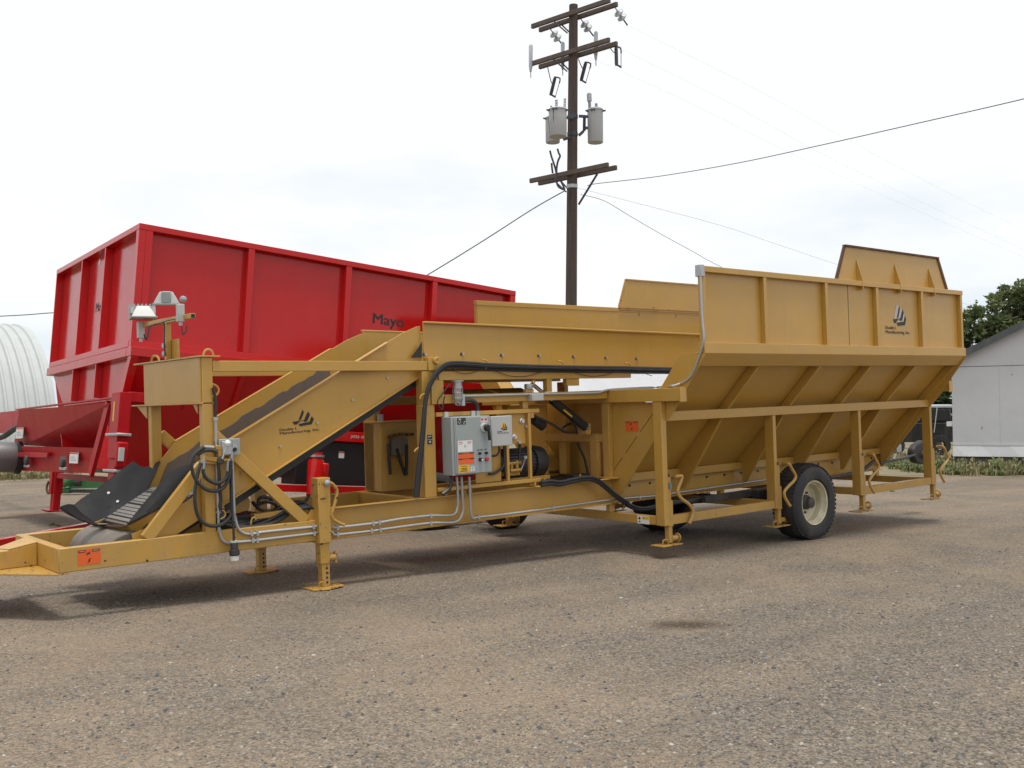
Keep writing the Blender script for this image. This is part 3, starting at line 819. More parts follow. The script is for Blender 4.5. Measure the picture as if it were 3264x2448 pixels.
MB().tube([(2.653,-0.01,1.873),(2.666,-0.01,1.914),(2.715,-0.01,1.951),(2.732,-0.01,1.938),(2.678,-0.01,1.882),(2.653,-0.01,1.873)], 0.007, 6, 3).build('hose_clip', YEL, YR)
MB().tube([(1.541,-0.02,2.107),(1.643,-0.02,2.049),(1.824,-0.02,2.04),(2.028,-0.02,2.106),(2.137,-0.02,2.069),(2.36,-0.02,2.005),(2.607,-0.02,2.001),(2.864,-0.02,2.055),(3.04,-0.02,2.094),(3.252,-0.02,2.058),(3.58,-0.02,1.993),(3.884,-0.02,2.01),(4.122,-0.02,2.074),(4.361,-0.02,2.059),(4.667,-0.02,1.987)], 0.004, 5, 3).build('sagging_wire', DKST, YR)

# -- hoses
for dy, r_, sh in ((-0.055, 0.019, 0), (-0.02, 0.019, 26), (-0.06, 0.015, -16)):
    pts = [(1.047,0,0.776),(1.096,0,1.097),(1.136,0,1.327),(1.162,0,1.501),(1.196,0,1.746),(1.251,0,1.909),(1.349,0,2.044),(1.468,0,2.123),(1.631,0,2.135),(1.843,0,2.126),(2.06,0,2.113),(2.545,0,2.1),(3.058,0,2.089),(3.603,0,2.082),(4.182,0,2.075),(4.714,0,2.064),(5.276,0,2.053)]
    P = []
    for i, p in enumerate(pts):
        t = i / 16
        P.append((p[0] + sh * 0.0016 * max(0, 1 - t * 1.6), dy, p[2] - sh * 0.0012 * min(1, t * 2)))
    MB().tube(P, r_, 8, 4).build('hydraulic_hose', CABLE, YR)
for k, (dy, r_) in enumerate(((-0.05, 0.023), (-0.03, 0.021), (-0.065, 0.018))):
    pts = [(2.712,0,0.789),(2.832,0,0.797),(3.005,0,0.774),(3.182,0,0.79),(3.364,0,0.8),(3.511,0,0.789),(3.639,0,0.735),(3.805,0,0.621),(3.974,0,0.511),(4.109,0,0.438)] + [(4.087,0,0.435),(4.283,0,0.366),(4.487,0,0.357),(4.675,0,0.382),(4.848,0,0.453)]
    MB().tube([(p[0], dy - 0.03, p[2] + (k - 1) * 0.018 * (1 - 0.5 * i / 14)) for i, p in enumerate(pts)], r_, 8, 4).build('hydraulic_hose', CABLE, YR)
for pts in ([(1.953,-0.04,2.185),(2.015,-0.04,2.173),(2.037,-0.04,2.136),(2.028,-0.04,2.112),(2.004,-0.04,2.087)], [(3.061,-0.04,2.172),(3.122,-0.04,2.162),(3.147,-0.04,2.127),(3.128,-0.04,2.09)], [(4.164,-0.04,2.152),(4.233,-0.04,2.143),(4.266,-0.04,2.112)], [(1.242,-0.05,1.829),(1.178,-0.05,1.827),(1.142,-0.05,1.81),(1.131,-0.05,1.779)], [(1.152,-0.05,1.286),(1.089,-0.05,1.278),(1.054,-0.05,1.257),(1.043,-0.05,1.24)], [(3.332,-0.07,0.854),(3.332,-0.07,0.768),(3.278,-0.07,0.766)], [(2.78,-0.07,0.848),(2.779,-0.07,0.765),(2.641,-0.07,0.764),(2.643,-0.07,0.808)], [(3.943,-0.06,0.568),(3.979,-0.06,0.517),(3.968,-0.06,0.477),(3.891,-0.06,0.484)]):
    MB().tube(pts, 0.009, 6, 3).build('hose_hook', YEL, YR)
# name plates and decals around
sticker('name_plate', [(1.239,-0.001,1.303)][0], XD, UD, 0.064, 0.105, PLATE, YR)
rects('plate_marks', [(1.239,-0.001,1.303)][0], XD, UD, [(0, 0.050, 0.064, 0.004), (0.01, 0.075, 0.02, 0.012), (0.036, 0.078, 0.014, 0.012), (0.022, 0.018, 0.024, 0.020), (0, 0.103, 0.064, 0.003), (0, -0.002, 0.064, 0.003)], LGREY, YR)
def warn(o, xd, ud, w, h, parent):
    s = sticker('warning_sticker', o, xd, ud, w, h, ORANGE, parent)
    rects('sticker_print', o, xd, ud, [(0.02 * w, 0.80 * h, 0.33 * w, 0.14 * h), (0.63 * w, 0.80 * h, 0.33 * w, 0.14 * h), (0.40 * w, 0.66 * h, 0.13 * w, 0.10 * h), (0.50 * w, 0.76 * h, 0.03 * w, 0.08 * h), (0.36 * w, 0.60 * h, 0.05 * w, 0.07 * h), (0.46 * w, 0.18 * h, 0.07 * w, 0.16 * h), (0.42 * w, 0.12 * h, 0.05 * w, 0.06 * h), (0.52 * w, 0.34 * h, 0.05 * w, 0.06 * h)], INK, s)
    tz = 0.07 * h
    for fx in (0.05, 0.66):
        text('lettering', 'WARNING', V3(o) + V3(xd) * (fx * w) + V3(ud) * (0.84 * h) + V3(xd).cross(V3(ud)) * 0.002, xd, ud, tz, WHITE, s, 0.27 * w)
    return s
p = [(-2.227,-0.001,0.502),(-2.049,-0.001,0.509),(-2.231,-0.001,0.617)]
warn(p[0], (1, 0, 0), UD, p[1][0] - p[0][0], 0.128, YR)

# -- hopper box (mirrored about y = 0.675)
HX0, HX1 = 4.03, 10.03
def my(y, far):
    return 1.35 - y if far else y
def mbox(mb, x0, x1, y0, y1, z0, z1, far):
    a, b = my(y0, far), my(y1, far)
    return mb.box(x0, x1, min(a, b), max(a, b), z0, z1)
RIBX = (5.20, 6.48, 7.68, 8.87)
for far in (False, True):
    pn = mbox(MB(), HX0, HX1, -1.338, -1.330, 2.30, 3.10, far).build('hopper_side', YEL, YR)
    mbox(MB(), HX0 - 0.01, HX1 + 0.01, -1.400, -1.322, 3.100, 3.166, far).build('top_rail', YEL, YR, 0.004)
    mbox(MB(), HX0 - 0.02, HX1 + 0.02, -1.412, -1.322, 2.192, 2.312, far).build('hopper_flange', YEL, YR, 0.004)
    MB().px([(0, my(-1.412, far), 2.1915), (0, my(-1.335, far), 2.1915), (0, my(-1.225, far), 2.055), (0, my(-1.295, far), 2.055)], HX0 - 0.02, HX1 + 0.02).build('flange_skirt', YEL, YR, 0.003)
    MB().px([(0, my(-1.262, far), 2.200), (0, my(-1.252, far), 2.208), (0, my(0.095, far), 0.80), (0, my(0.085, far), 0.792)], HX0, HX1).build('sloping_wall', YEL, YR)
    MB().px([(0, my(-1.225, far), 2.185), (0, my(-1.221, far), 2.189), (0, my(0.055, far), 0.848), (0, my(0.051, far), 0.844)], HX0 + 0.32, HX1 - 0.05).build('steel_liner', SHEET, YR)
    mbox(MB(), HX0, HX1, -1.322, -1.258, 2.194, 2.202, far).build('flange_web', YEL, YR)
    mbox(MB(), HX0, HX1, -0.006, -0.0015, 0.70, 0.795, far).build('liner_plate', YEL, YR)
    mbox(MB(), HX0, HX1, -0.0012, 0.09, 0.7853, 0.7945, far).build('liner_plate', YEL, YR)
    mbox(MB(), HX0 - 0.008, HX0 + 0.052, -1.398, -1.3385, 2.3125, 3.0995, far).build('wall_rib', YEL, YR, 0.003)
    for x in RIBX + (HX1 - 0.008,):
        mbox(MB(), x - 0.055, x, -1.398, -1.3385, 2.3125, 3.0995, far).build('wall_rib', YEL, YR, 0.003)
        MB().px([(0, my(-1.27, far), 2.050), (0, my(-1.125, far), 2.050), (0, my(0.078, far), 0.797), (0, my(-0.008, far), 0.797), (0, my(-0.008, far), 0.53), (0, my(-0.055, far), 0.53), (0, my(-0.70, far), 1.44), (0, my(-0.795, far), 1.55)], x - 0.045, x).build('slope_rib', YEL, YR, 0.003)
    mbox(MB(), 7.028, 7.034, -1.341, -1.3375, 2.32, 3.098, far).build('panel_seam', DKST, pn)
    # mid rail, posts
    mbox(MB(), 3.985, 10.10, -0.821, -0.712, 1.442, 1.553, far).build('mid_rail', YEL, YR, 0.005)
    for x in (6.10, 8.10, 10.10):
        mbox(MB(), x - 0.062, x, -0.820, -0.690, 0.247, 1.441, far).build('leg_post', YEL, YR, 0.004)
    for x in (6.04, 8.04, 10.04):
        pass
    mbox(MB(), 3.915, 3.998, -0.826, -0.700, 0.247, 1.671, far).build('leg_post', YEL, YR, 0.004)
    for xa, xb in ((3.999, 6.037), (8.101, 10.037)):
        mbox(MB(), xa, xb, -0.812, -0.735, 0.25, 0.355, far).build('lower_side_rail', YEL, YR, 0.004)
each('bolt', DKST, YR, [MB().cyl((4.3 + 0.37 * i, 0.076, 0.64), (4.3 + 0.37 * i, 0.060, 0.64), 0.016, 6) for i in range(16)])
# front and rear end plates
for x in (4.000, 10.02):
    MB().px([(0, -1.434, 2.19), (0, -0.975, 1.59), (0, -0.700, 1.300), (0, -0.012, 0.50), (0, 0.115, 0.50), (0, 0.115, 1.665), (0, -0.62, 1.665), (0, -1.06, 2.19)], x, x + 0.012).build('end_plate', YEL, YR)
    MB().px([(0, 1.35 + 1.434, 2.19), (0, 1.35 + 0.975, 1.59), (0, 1.35 + 0.700, 1.300), (0, 1.362, 0.50), (0, 1.235, 0.50), (0, 1.235, 1.665), (0, 1.97, 1.665), (0, 2.41, 2.19)], x, x + 0.012).build('end_plate', YEL, YR)
MB().box(9.99, 10.02, -1.32, 2.67, 2.20, 3.10).build('end_wall', YEL, YR)
MB().px([(0, -1.38, 2.19), (0, 2.73, 2.19), (0, 1.33, 0.77), (0, 0.02, 0.77)], 9.995, 10.015).build('end_wall', YEL, YR)
MB().box(4.65, 4.66, 0.09, 1.26, 0.50, 1.74).build('inner_front_wall', YEL, YR)
MB().box(4.02, 9.98, 0.06, 1.29, 0.70, 0.72).build('floor_belt', BLK, YR)
# weld seams on the front plate (raised beads in dashes)
mb = MB()
w = [V3(p) for p in [(3.999,-0.647,1.554),(3.999,0.053,0.837)]]
for a, b in ((0, 0.33), (0.41, 0.68), (0.76, 1.0)):
    mb.bar(w[0].lerp(w[1], a), w[0].lerp(w[1], b), 0.003, 0.010, (1, 0, 0))
w = [V3(p) for p in [(3.999,0.096,1.639),(3.999,0.105,0.826)]]
for a, b in ((0.02, 0.13), (0.2, 0.4), (0.47, 0.68), (0.74, 0.98)):
    mb.bar(w[0].lerp(w[1], a), w[0].lerp(w[1], b), 0.003, 0.006, (1, 0, 0))
mb.build('weld_seam', RUST, YR)
p = [(3.998,-0.181,1.321),(3.998,-0.39,1.322),(3.998,-0.187,1.447)]
warn(p[0], (0, -1, 0), UD, abs(p[1][1] - p[0][1]), p[2][2] - p[0][2], YR)
# cross beams
for x in (3.905, 10.06):
    MB().box(x, x + 0.085, -1.125, 2.475, 1.6715, 1.822).build('end_beam', YEL, YR, 0.004)
    MB().box(x - 0.012, x + 0.097, -1.140, -1.1255, 1.662, 1.830).build('beam_cap', YEL, YR, 0.003)
for x in (3.915, 6.038, 8.038, 10.038):
    MB().box(x + 0.001, x + 0.061, -0.689, 2.039, 0.252, 0.352).build('lower_cross_rail', YEL, YR, 0.004)
for x in (3.90, 6.0, 8.0, 9.9):
    for y in (0.02, 1.25):
        MB().box(x, x + 0.075, y, y + 0.07, 0.353, 0.446).build('frame_spacer', YEL, YR, 0.003)
st = sticker('warning_sticker', [(3.914,-0.407,0.25)][0], (0, -1, 0), UD, 0.19, 0.095, WHITE, YR)
o_ = [(3.914,-0.407,0.25)][0]
rects('sticker_print', o_, (0, -1, 0), UD, [(0.085, 0.052, 0.10, 0.036)], YVIN, st)
rects('sticker_figure', o_, (0, -1, 0), UD, [(0.014, 0.055, 0.04, 0.012), (0.03, 0.045, 0.014, 0.035), (0.02, 0.018, 0.03, 0.012), (0.10, 0.06, 0.012, 0.018)], INK, st)
# posts and gate frame in front of the hopper
fx = 3.93
q = [(3.93,0.373,0.94),(3.93,0.246,0.943),(3.93,0.146,0.946),(3.93,0.032,0.95),(3.93,0.358,1.291),(3.93,0.362,1.194),(3.93,0.372,0.723)]
MB().box(fx, fx + 0.06, q[1][1], q[0][1], 0.757, q[4][2]).build('gate_post', YEL, YR, 0.004)
MB().box(fx - 0.002, fx + 0.066, q[3][1], q[2][1], 0.757, 1.6705).build('gate_post', YEL, YR, 0.004)
MB().box(fx + 0.003, fx + 0.055, q[2][1] + 0.0005, 1.28, q[5][2], q[4][2] - 0.004).build('gate_tie', YEL, YR, 0.004)
MB().box(fx - 0.03, fx + 0.09, -0.06, q[0][1] + 0.1, 0.7555, 0.766).build('base_strip', YEL, YR, 0.002)
MB().box(fx + 0.2, fx + 0.27, 1.02, 1.16, 0.757, 1.95).build('gate_post', YEL, YR, 0.004)
MB().box(4.30, 4.31, 0.10, 2.1, 0.757, 1.72).build('gate_plate', YEL, YR)
cy = [(3.27,0.3,1.718),(3.42,0.3,1.628),(3.799,0.3,1.38)]
hc = MB().cyl(cy[0], cy[2], 0.052, 18).build('hydraulic_cylinder', CABLE, YR)
MB().cyl((cy[2][0], cy[2][1] - 0.05, cy[2][2]), (cy[2][0], cy[2][1] + 0.06, cy[2][2]), 0.026, 12).build('pivot_pin', GALV, hc)
MB().cyl(V3(cy[0]), V3(cy[0]) + (V3(cy[0]) - V3(cy[2])) * 0.6, 0.024, 12).build('piston_rod', CHROME, hc)
d_ = (V3(cy[2]) - V3(cy[0])).normalized()
sticker('cylinder_label', V3(cy[0]) + d_ * 0.16 + Vector((0, -0.051, -0.02)), d_, d_.cross(Vector((0, 1, 0))) * -1, 0.16, 0.022, YVIN, hc)
MB().box(cy[2][0] - 0.02, cy[2][0] + 0.06, 0.27, 0.42, q[4][2], q[4][2] + 0.13).build('cylinder_lug', YEL, YR, 0.003)
for pts in ([(2.917,0.25,1.548),(3.046,0.25,1.502),(3.187,0.25,1.447),(3.3,0.25,1.392),(3.425,0.25,1.336),(3.574,0.25,1.337)], [(3.656,0.3,1.201),(3.693,0.3,1.133),(3.759,0.3,1.011),(3.795,0.3,0.891),(3.826,0.3,0.763)], [(3.586,0.3,1.453),(3.634,0.3,1.393),(3.66,0.3,1.304)], [(3.516,0.4,1.383),(3.577,0.4,1.409),(3.648,0.4,1.429)]):
    MB().tube(pts, 0.016, 8, 4).build('hose', CABLE, YR)
MB().lathe([(0.02, 0), (0.06, 0.01), (0.06, 0.2), (0.03, 0.22)], [(3.123,0.5,1.507)][0], (0.9, 0.1, -0.5), 14).build('hydraulic_motor', DKST, YR)
# plates added under the trough, tilted to stand for lit member tops
MB().ext([(2.52, 0.16, 1.77), (2.93, 0.16, 1.775), (2.99, 0.55, 1.875), (2.46, 0.55, 1.87)], (0, 0, 0.006)).build('lit_top_plate', YEL, YR)
MB().ext([(2.05, 0.16, 1.77), (2.46, 0.16, 1.77), (2.44, 0.55, 1.87), (2.0, 0.55, 1.86)], (0, 0, 0.006)).build('lit_top_plate', YEL, YR)
MB().box(3.25, 3.45, 0.02, 0.09, 1.885, 1.967).build('rail_lug', YEL, YR, 0.003)
# raised extension flaps
def hflap(far, xs):
    y0 = my(-1.308, far)
    y1 = my(-1.316, far)
    mb = MB().ext([(xs[0], y0, 3.13), (xs[1], y0, 3.625), (xs[2], y0, 3.625), (xs[3], y0, 3.13)], (0, y1 - y0, 0))
    f = mb.build('extension_flap', YEL, YR)
    mb = MB()
    ym = my(-1.320, far)
    mb.bar((xs[1] - 0.01, ym, 3.627), (xs[2] + 0.01, ym, 3.627), 0.05, 0.022)
    mb.bar((xs[2], ym, 3.625), (xs[3], ym, 3.17), 0.05, 0.02, (0, 1, 0))
    mb.bar((xs[1], ym, 3.625), (xs[0], ym, 3.17), 0.05, 0.02, (0, 1, 0))
    mb.build('flap_edging', YELC if far else RUST, f)
    for t in (0.14, 0.50, 0.85):
        x = xs[0] + 0.12 + (xs[3] - xs[0] - 0.24) * t
        yb = my(-1.404, far)
        MB().ext([(x, my(-1.317, far), 3.47), (x, my(-1.317, far), 3.05), (x, yb, 3.05), (x, yb, 3.17)], (0.012, 0, 0)).build('flap_bracket', YEL, f)
hflap(False, (6.80, 7.02, 9.47, 9.72))
hflap(True, (6.906, 7.087, 9.45, 9.66))
for x in (7.1, 7.75, 8.35):
    MB().box(x - 0.05, x + 0.05, 2.655, 2.664, 3.13, 3.20).build('hinge', YELC, YR)
MB().bar((6.9, 2.65, 3.17), (9.6, 2.65, 3.17), 0.016, 0.016).build('hinge_rod', YELC, YR)
MB().box(3.985, 4.055, -1.410, -1.330, 3.045, 3.175).build('end_outlet_box', GALV, YR, 0.005)
p = [(7.93,-1.34,2.493),(8.57,-1.34,2.505),(8.287,-1.34,2.917),(8.398,-1.34,2.61)]
decal(p[0], XD, UD, YR, (p[1][0] - p[0][0]) / 1700, (p[2][2] - p[3][2]) / 815 * 0.92, SILV)
# -- crank jacks on the hopper posts
def crankA():
    return [(p[0] - 3.998, p[1], p[2]) for p in [(4.107,-0.845,0.799),(4.216,-0.845,0.798),(4.193,-0.845,0.734),(4.14,-0.845,0.646),(4.152,-0.845,0.587),(4.213,-0.845,0.529),(4.32,-0.845,0.467),(4.384,-0.845,0.401),(4.389,-0.845,0.335),(4.319,-0.845,0.238)]]
def crankB():
    return [(p[0] - 6.10, p[1], p[2]) for p in [(6.172,-0.845,0.824)]+[(6.142,-0.96,0.825),(6.212,-0.96,0.753),(6.288,-0.96,0.66),(6.252,-0.96,0.598),(6.138,-0.96,0.541),(6.037,-0.96,0.477),(6.038,-0.96,0.413),(6.09,-0.96,0.343),(6.148,-0.96,0.284)]]
def make_jack(pts, x):
    j = MB().box(0.002, 0.085, -0.815, -0.732, 0.230, 0.530).build('crank_jack', YEL, YR, 0.004)
    j.location = (x, 0, 0)
    MB().box(0.012, 0.070, -0.805, -0.745, 0.5305, 0.80).build('jack_tube', YEL, j, 0.003)
    MB().lathe([(0.035, 0), (0.035, 0.03), (0.02, 0.04)], (0.04, -0.775, 0.8005), (0, 0, 1), 12).build('gear_cap', DKST, j)
    MB().box(0.012, 0.074, -0.806, -0.742, 0.045, 0.2295).build('inner_leg', YEL, j, 0.004)
    MB().box(-0.165, 0.17, -0.875, -0.675, 0.018, 0.030).build('foot_plate', YELC, j, 0.002)
    mb = MB().cyl((0.075, -0.78, 0.088), (0.175, -0.78, 0.088), 0.034, 14)
    mb.tube([(0.185 , -0.78 + 0.045 * math.cos(t), 0.088 + 0.045 * math.sin(t)) for t in [2 * math.pi * i / 14 for i in range(15)]], 0.011, 6, 1)
    mb.build('pin_tube', YEL, j)
    MB().tube([(-0.09, -0.80, 0.03), (-0.09, -0.80, 0.075), (-0.07, -0.80, 0.085), (-0.01, -0.80, 0.085), (0.0, -0.80, 0.03)], 0.007, 6, 3).build('foot_handle', YEL, j)
    c = MB().tube(pts, 0.020, 8, 4).build('crank_handle', YEL, j)
    return j
jA = make_jack(crankA(), 3.998)
jB = make_jack(crankB(), 6.10)
for x, y in ((8.10, 0), (10.10, 0), (3.998, 2.90), (6.10, 2.90), (8.10, 2.90), (10.10, 2.90)):
    j = dup(jB, YR, (x - 6.10, y, 0))
sticker('jack_badge', (4.03, -0.8165, 0.66), XD, UD, 0.036, 0.075, BLUEV, YR)
# -- road wheels
def make_wheel(x, y, s):
    """wheel centre on the outer face; s = -1 faces the viewer"""
    zc = 0.268
    o = V3((x, y, zc))
    ax = (0, -s, 0)             # into the machine
    w = bpy.data.objects.new('road_wheel', None)
    COL.objects.link(w)
    w.parent = YR
    prof = [(0.295, 0.03), (0.32, 0.0), (0.40, -0.012), (0.465, 0.010), (0.497, 0.045), (0.512, 0.075), (0.515, 0.17), (0.512, 0.27), (0.497, 0.31), (0.465, 0.335), (0.40, 0.355), (0.32, 0.345), (0.295, 0.31)]
    mb = MB().lathe(prof, o, ax, 72, True)
    nb = 54
    for i in range(nb):
        a = 2 * math.pi * i / nb
        c_, s_ = math.cos(a), math.sin(a)
        for h0, h1 in ((0.014, 0.075), (0.085, 0.165), (0.180, 0.260), (0.27, 0.335)):
            rr = 0.512 if 0.05 < h0 < 0.2 else 0.504
            pa = o + V3(ax) * h0 + Vector((c_ * (rr - (0.018 if h0 < 0.05 else 0.0)), 0, s_ * (rr - (0.018 if h0 < 0.05 else 0.0))))
            pb = o + V3(ax) * h1 + Vector((c_ * (rr - (0.018 if h1 > 0.3 else 0.0)), 0, s_ * (rr - (0.018 if h1 > 0.3 else 0.0))))
            mb.bar(pa, pb, 0.034, 0.016, (c_, 0, s_))
    gz = -0.0312 * x
    vs = []
    for p in mb.v:
        z = p[2]
        g = -0.0312 * p[0] + 0.002
        if z < g + 0.10:
            k = (g + 0.10 - z)
            z = max(g, z + 0.25 * k) if z < g + 0.05 else z
            z = max(z, g)
            dy = (p[1] - (o.y + V3(ax).y * 0.17))
            vs.append((p[0], p[1] + dy * 0.10 * min(1, k / 0.1), z))
        else:
            vs.append(p)
    mb.v = vs
    mb.build('tyre', TYRE, w)
    MB().lathe([(0.297, 0.028), (0.290, 0.012), (0.275, 0.018), (0.268, 0.06), (0.245, 0.085), (0.238, 0.16), (0.205, 0.185), (0.165, 0.20), (0.02, 0.205), (0.02, 0.215), (0.21, 0.21), (0.25, 0.18), (0.29, 0.05)], o, ax, 56, True).build('rim', CREAM, w)
    h = MB().lathe([(0.10, 0.203), (0.095, 0.13), (0.075, 0.11), (0.07, 0.06), (0.03, 0.05)], o, ax, 24).build('hub', DKST, w)
    for i in range(8):
        a = 2 * math.pi * i / 8 + 0.2
        pa = o + V3(ax) * 0.205 + Vector((math.cos(a) * 0.14, 0, math.sin(a) * 0.14))
        MB().cyl(pa, pa - V3(ax) * 0.03, 0.014, 6).build('lug_nut', DKST, w)
    return w
make_wheel(6.745, -0.945, -1)
make_wheel(6.20, 1.40, 1)
MB().cyl((6.745, -0.75, 0.268), (6.30, 1.2, 0.268), 0.06, 14).build('axle', DKST, YR)
for y in (-0.40, 1.30):
    MB().box(6.25, 7.25, y, y + 0.10, 0.33, 0.44).build('axle_beam', DKST, YR, 0.006)
    MB().box(6.68, 6.81, y, y + 0.09, 0.22, 0.33).build('axle_hanger', DKST, YR, 0.006)
MB().box(5.3, 6.4, -0.30, -0.22, 0.36, 0.44).build('hose_tray', DKST, YR, 0.004)
for k in range(3):
    MB().tube([(4.9 + 0.0 * k, -0.03, 0.40 - 0.02 * k), (5.4, -0.16, 0.36 + 0.02 * k), (6.1, -0.14, 0.41), (7.4, -0.12, 0.42 - 0.015 * k), (8.4, -0.10, 0.44), (9.2, -0.10, 0.47 + 0.01 * k), (9.6, -0.12, 0.62)], 0.022, 8, 4).build('hydraulic_hose', CABLE, YR)
# rear drive guard
g_ = [(10.842,-0.1,0.817),(11.048,-0.1,0.868),(11.21,-0.1,0.789),(11.239,-0.1,0.617),(11.172,-0.1,0.527),(11.02,-0.1,0.469),(10.803,-0.1,0.512),(10.704,-0.1,0.648),(10.728,-0.1,0.74)]
gd = MB().ext([(p[0], -0.17, p[2]) for p in g_], (0, 0.12, 0)).build('chain_guard', BLK, YR, 0.03)
c_ = [(11.031,-0.1,0.629)][0]
MB().lathe([(0.07, 0), (0.06, 0.06), (0.03, 0.08)], (c_[0], -0.171, c_[2]), (0, -1, 0), 18).build('motor_cover', RUST, gd)
MB().tube([(9.692,-0.16,0.576),(10.065,-0.16,0.597),(10.413,-0.16,0.612),(10.774,-0.16,0.646)], 0.022, 8, 3).build('hydraulic_hose', CABLE, YR)
MB().tube([(10.516,-0.13,0.532),(10.585,-0.13,0.509),(10.617,-0.13,0.451),(10.618,-0.13,0.359)], 0.008, 6, 3).build('hanging_cord', CABLE, YR)
ob = [(10.398,-0.02,0.82),(10.549,-0.02,0.702)]
MB().box(ob[0][0], ob[1][0], -0.06, -0.005, ob[1][2], ob[0][2]).build('outlet_box', GALV, YR, 0.006)
MB().tube([(10.426,-0.03,0.709),(10.385,-0.03,0.629),(10.346,-0.03,0.576)], 0.012, 8, 2).build('steel_conduit', GALV, YR)

# -- front support jacks
def front_jack(y, far):
    s = 1 if far else -1
    j = MB().box(-0.072, 0.060, y - 0.065, y + 0.065, 0.435, 1.055).build('support_jack', YELW, YR, 0.006)
    MB().box(-0.055, 0.045, y - 0.05, y + 0.05, 0.24, 0.434).build('outer_leg', YELC, j, 0.004)
    il = MB().box(-0.038, 0.045, y - 0.042, y + 0.042, 0.022, 0.239).build('inner_leg', YELC, j, 0.004)
    for z in (0.06, 0.105, 0.15, 0.195):
        MB().cyl((0.012, y - 0.0425, z), (0.012, y - 0.044, z), 0.012, 10).build('pin_hole', INK, j)
    MB().pz([(-0.17, y - 0.10), (-0.05, y - 0.16), (0.17, y - 0.09), (0.17, y + 0.09), (0.05, y + 0.13), (-0.17, y + 0.11)], 0.008, 0.021).build('foot_plate', YELC, j, 0.003)
    MB().tube([(-0.10, y - 0.09, 0.02), (-0.10, y - 0.09, 0.07), (-0.05, y - 0.09, 0.08), (-0.045, y - 0.09, 0.02)], 0.006, 6, 3).build('foot_handle', YELC, j)
    if not far:
        mb = MB().cyl((0.045, y - 0.01, 0.285), (0.115, y - 0.01, 0.285), 0.034, 14)
        mb.build('pin_tube', YELC, j)
        MB().tube([(0.125, y - 0.01 + 0.04 * math.cos(t), 0.285 + 0.045 * math.sin(t)) for t in [-1.9 + 0.42 * i for i in range(11)]], 0.013, 7, 2).build('pull_ring', YELC, j)
        MB().lathe([(0.03, 0), (0.03, 0.03), (0.015, 0.04)], (0.015, y - 0.066, 1.005), (0, -1, 0), 12).build('gear_pin', GALV, j)
        MB().tube([(0.015,-0.07,1.009),(0.057,-0.07,1.003),(0.099,-0.07,0.97),(0.125,-0.07,0.924),(0.121,-0.07,0.871),(0.094,-0.07,0.786),(0.069,-0.07,0.713),(0.077,-0.07,0.658),(0.138,-0.07,0.614),(0.199,-0.07,0.586)], 0.0165, 10, 4).build('crank_handle', YELC, j)
        rects('stencil_mark', [(-0.048,-0.066,0.85)][0], XD, UD, [(0, 0, 0.012, 0.014), (0.016, 0, 0.008, 0.016), (0.028, 0.002, 0.014, 0.012), (0.046, 0.004, 0.008, 0.012)], INK, j)
    return j
front_jack(-0.0, False)
front_jack(FW, True)
MB().ext([(-0.16, 0.03, 0.658), (-0.074, 0.03, 0.658), (-0.074, 0.03, 0.80)], (0, 0.01, 0)).build('corner_gusset', YEL, YR)

# -- hydraulic valve block on the near mast
va = MB().box(-1.03, -0.835, -0.058, -0.03, 1.32, 1.47).build('switch_box', GREY, YR, 0.006)
va2 = [(-1.014,-0.06,1.45),(-0.925,-0.06,1.331)]
MB().box(va2[0][0], va2[1][0] - 0.002, -0.085, -0.059, va2[1][2], va2[0][2]).build('switch_cover', GALV, va, 0.004)
m_ = [(-0.894,-0.065,1.399),(-0.894,-0.065,1.374)]
MB().lathe([(0.026, 0), (0.024, 0.012)], m_[0], (0, -1, 0), 14).build('push_button', GALV, va)
MB().lathe([(0.02, 0), (0.018, 0.014)], m_[1], (0, -1, 0), 14).build('push_button', INK, va)
MB().bar([(-1.073,-0.05,1.4)][0], [(-0.979,-0.05,1.385)][0], 0.045, 0.042).build('upper_manifold', BRASS, YR, 0.006)
MB().bar([(-1.028,-0.05,1.387)][0], [(-1.03,-0.05,1.314)][0], 0.040, 0.042, (0, 1, 0)).build('valve_spool', BRASS, YR, 0.006)
MB().bar([(-1.172,-0.05,1.316)][0], [(-1.059,-0.05,1.289)][0], 0.045, 0.045).build('lower_manifold', BRASS, YR, 0.006)
MB().bar([(-1.059,-0.05,1.289)][0], [(-1,-0.05,1.278)][0], 0.05, 0.06).build('valve_body', DKST, YR, 0.006)
MB().cyl([(-0.996,-0.05,1.282)][0], [(-0.933,-0.05,1.281)][0], 0.020, 12).build('pipe_nipple', BRASS, YR)
MB().bar([(-1.144,-0.02,1.27)][0], [(-1.029,-0.02,1.256)][0], 0.07, 0.010).build('valve_bracket', YEL, YR)
lv = MB().tube([(-1.016,-0.08,1.294),(-0.997,-0.08,1.353),(-0.974,-0.08,1.402),(-0.967,-0.08,1.421)], 0.010, 8, 2).build('valve_lever', GALV, YR)
MB().lathe([(0.001, -0.03), (0.02, -0.022), (0.03, 0), (0.02, 0.022), (0.001, 0.03)], [(-0.964,-0.08,1.433)][0], (0, 0, 1), 14).build('knob', WHITE, lv)
for a, b in (((1040, 265), (1160, 275)), ((1310, 290), (1405, 298)), ((1035, 430), (1028, 560)), ((1360, 430), (1355, 590)), ((1395, 300), (1398, 410))):
    pass
for pa, pb in (([(-1.171,-0.06,1.41)][0], [(-1.085,-0.06,1.4)][0]), ([(-0.984,-0.06,1.386)][0], [(-0.915,-0.06,1.376)][0]), ([(-1.176,-0.06,1.303)][0], [(-1.185,-0.06,1.218)][0]), ([(-0.95,-0.06,1.289)][0], [(-0.96,-0.06,1.182)][0]), ([(-0.924,-0.06,1.375)][0], [(-0.923,-0.06,1.294)][0])):
    MB().cyl(pa, pb, 0.017, 10).build('hose_fitting', GALV, YR)
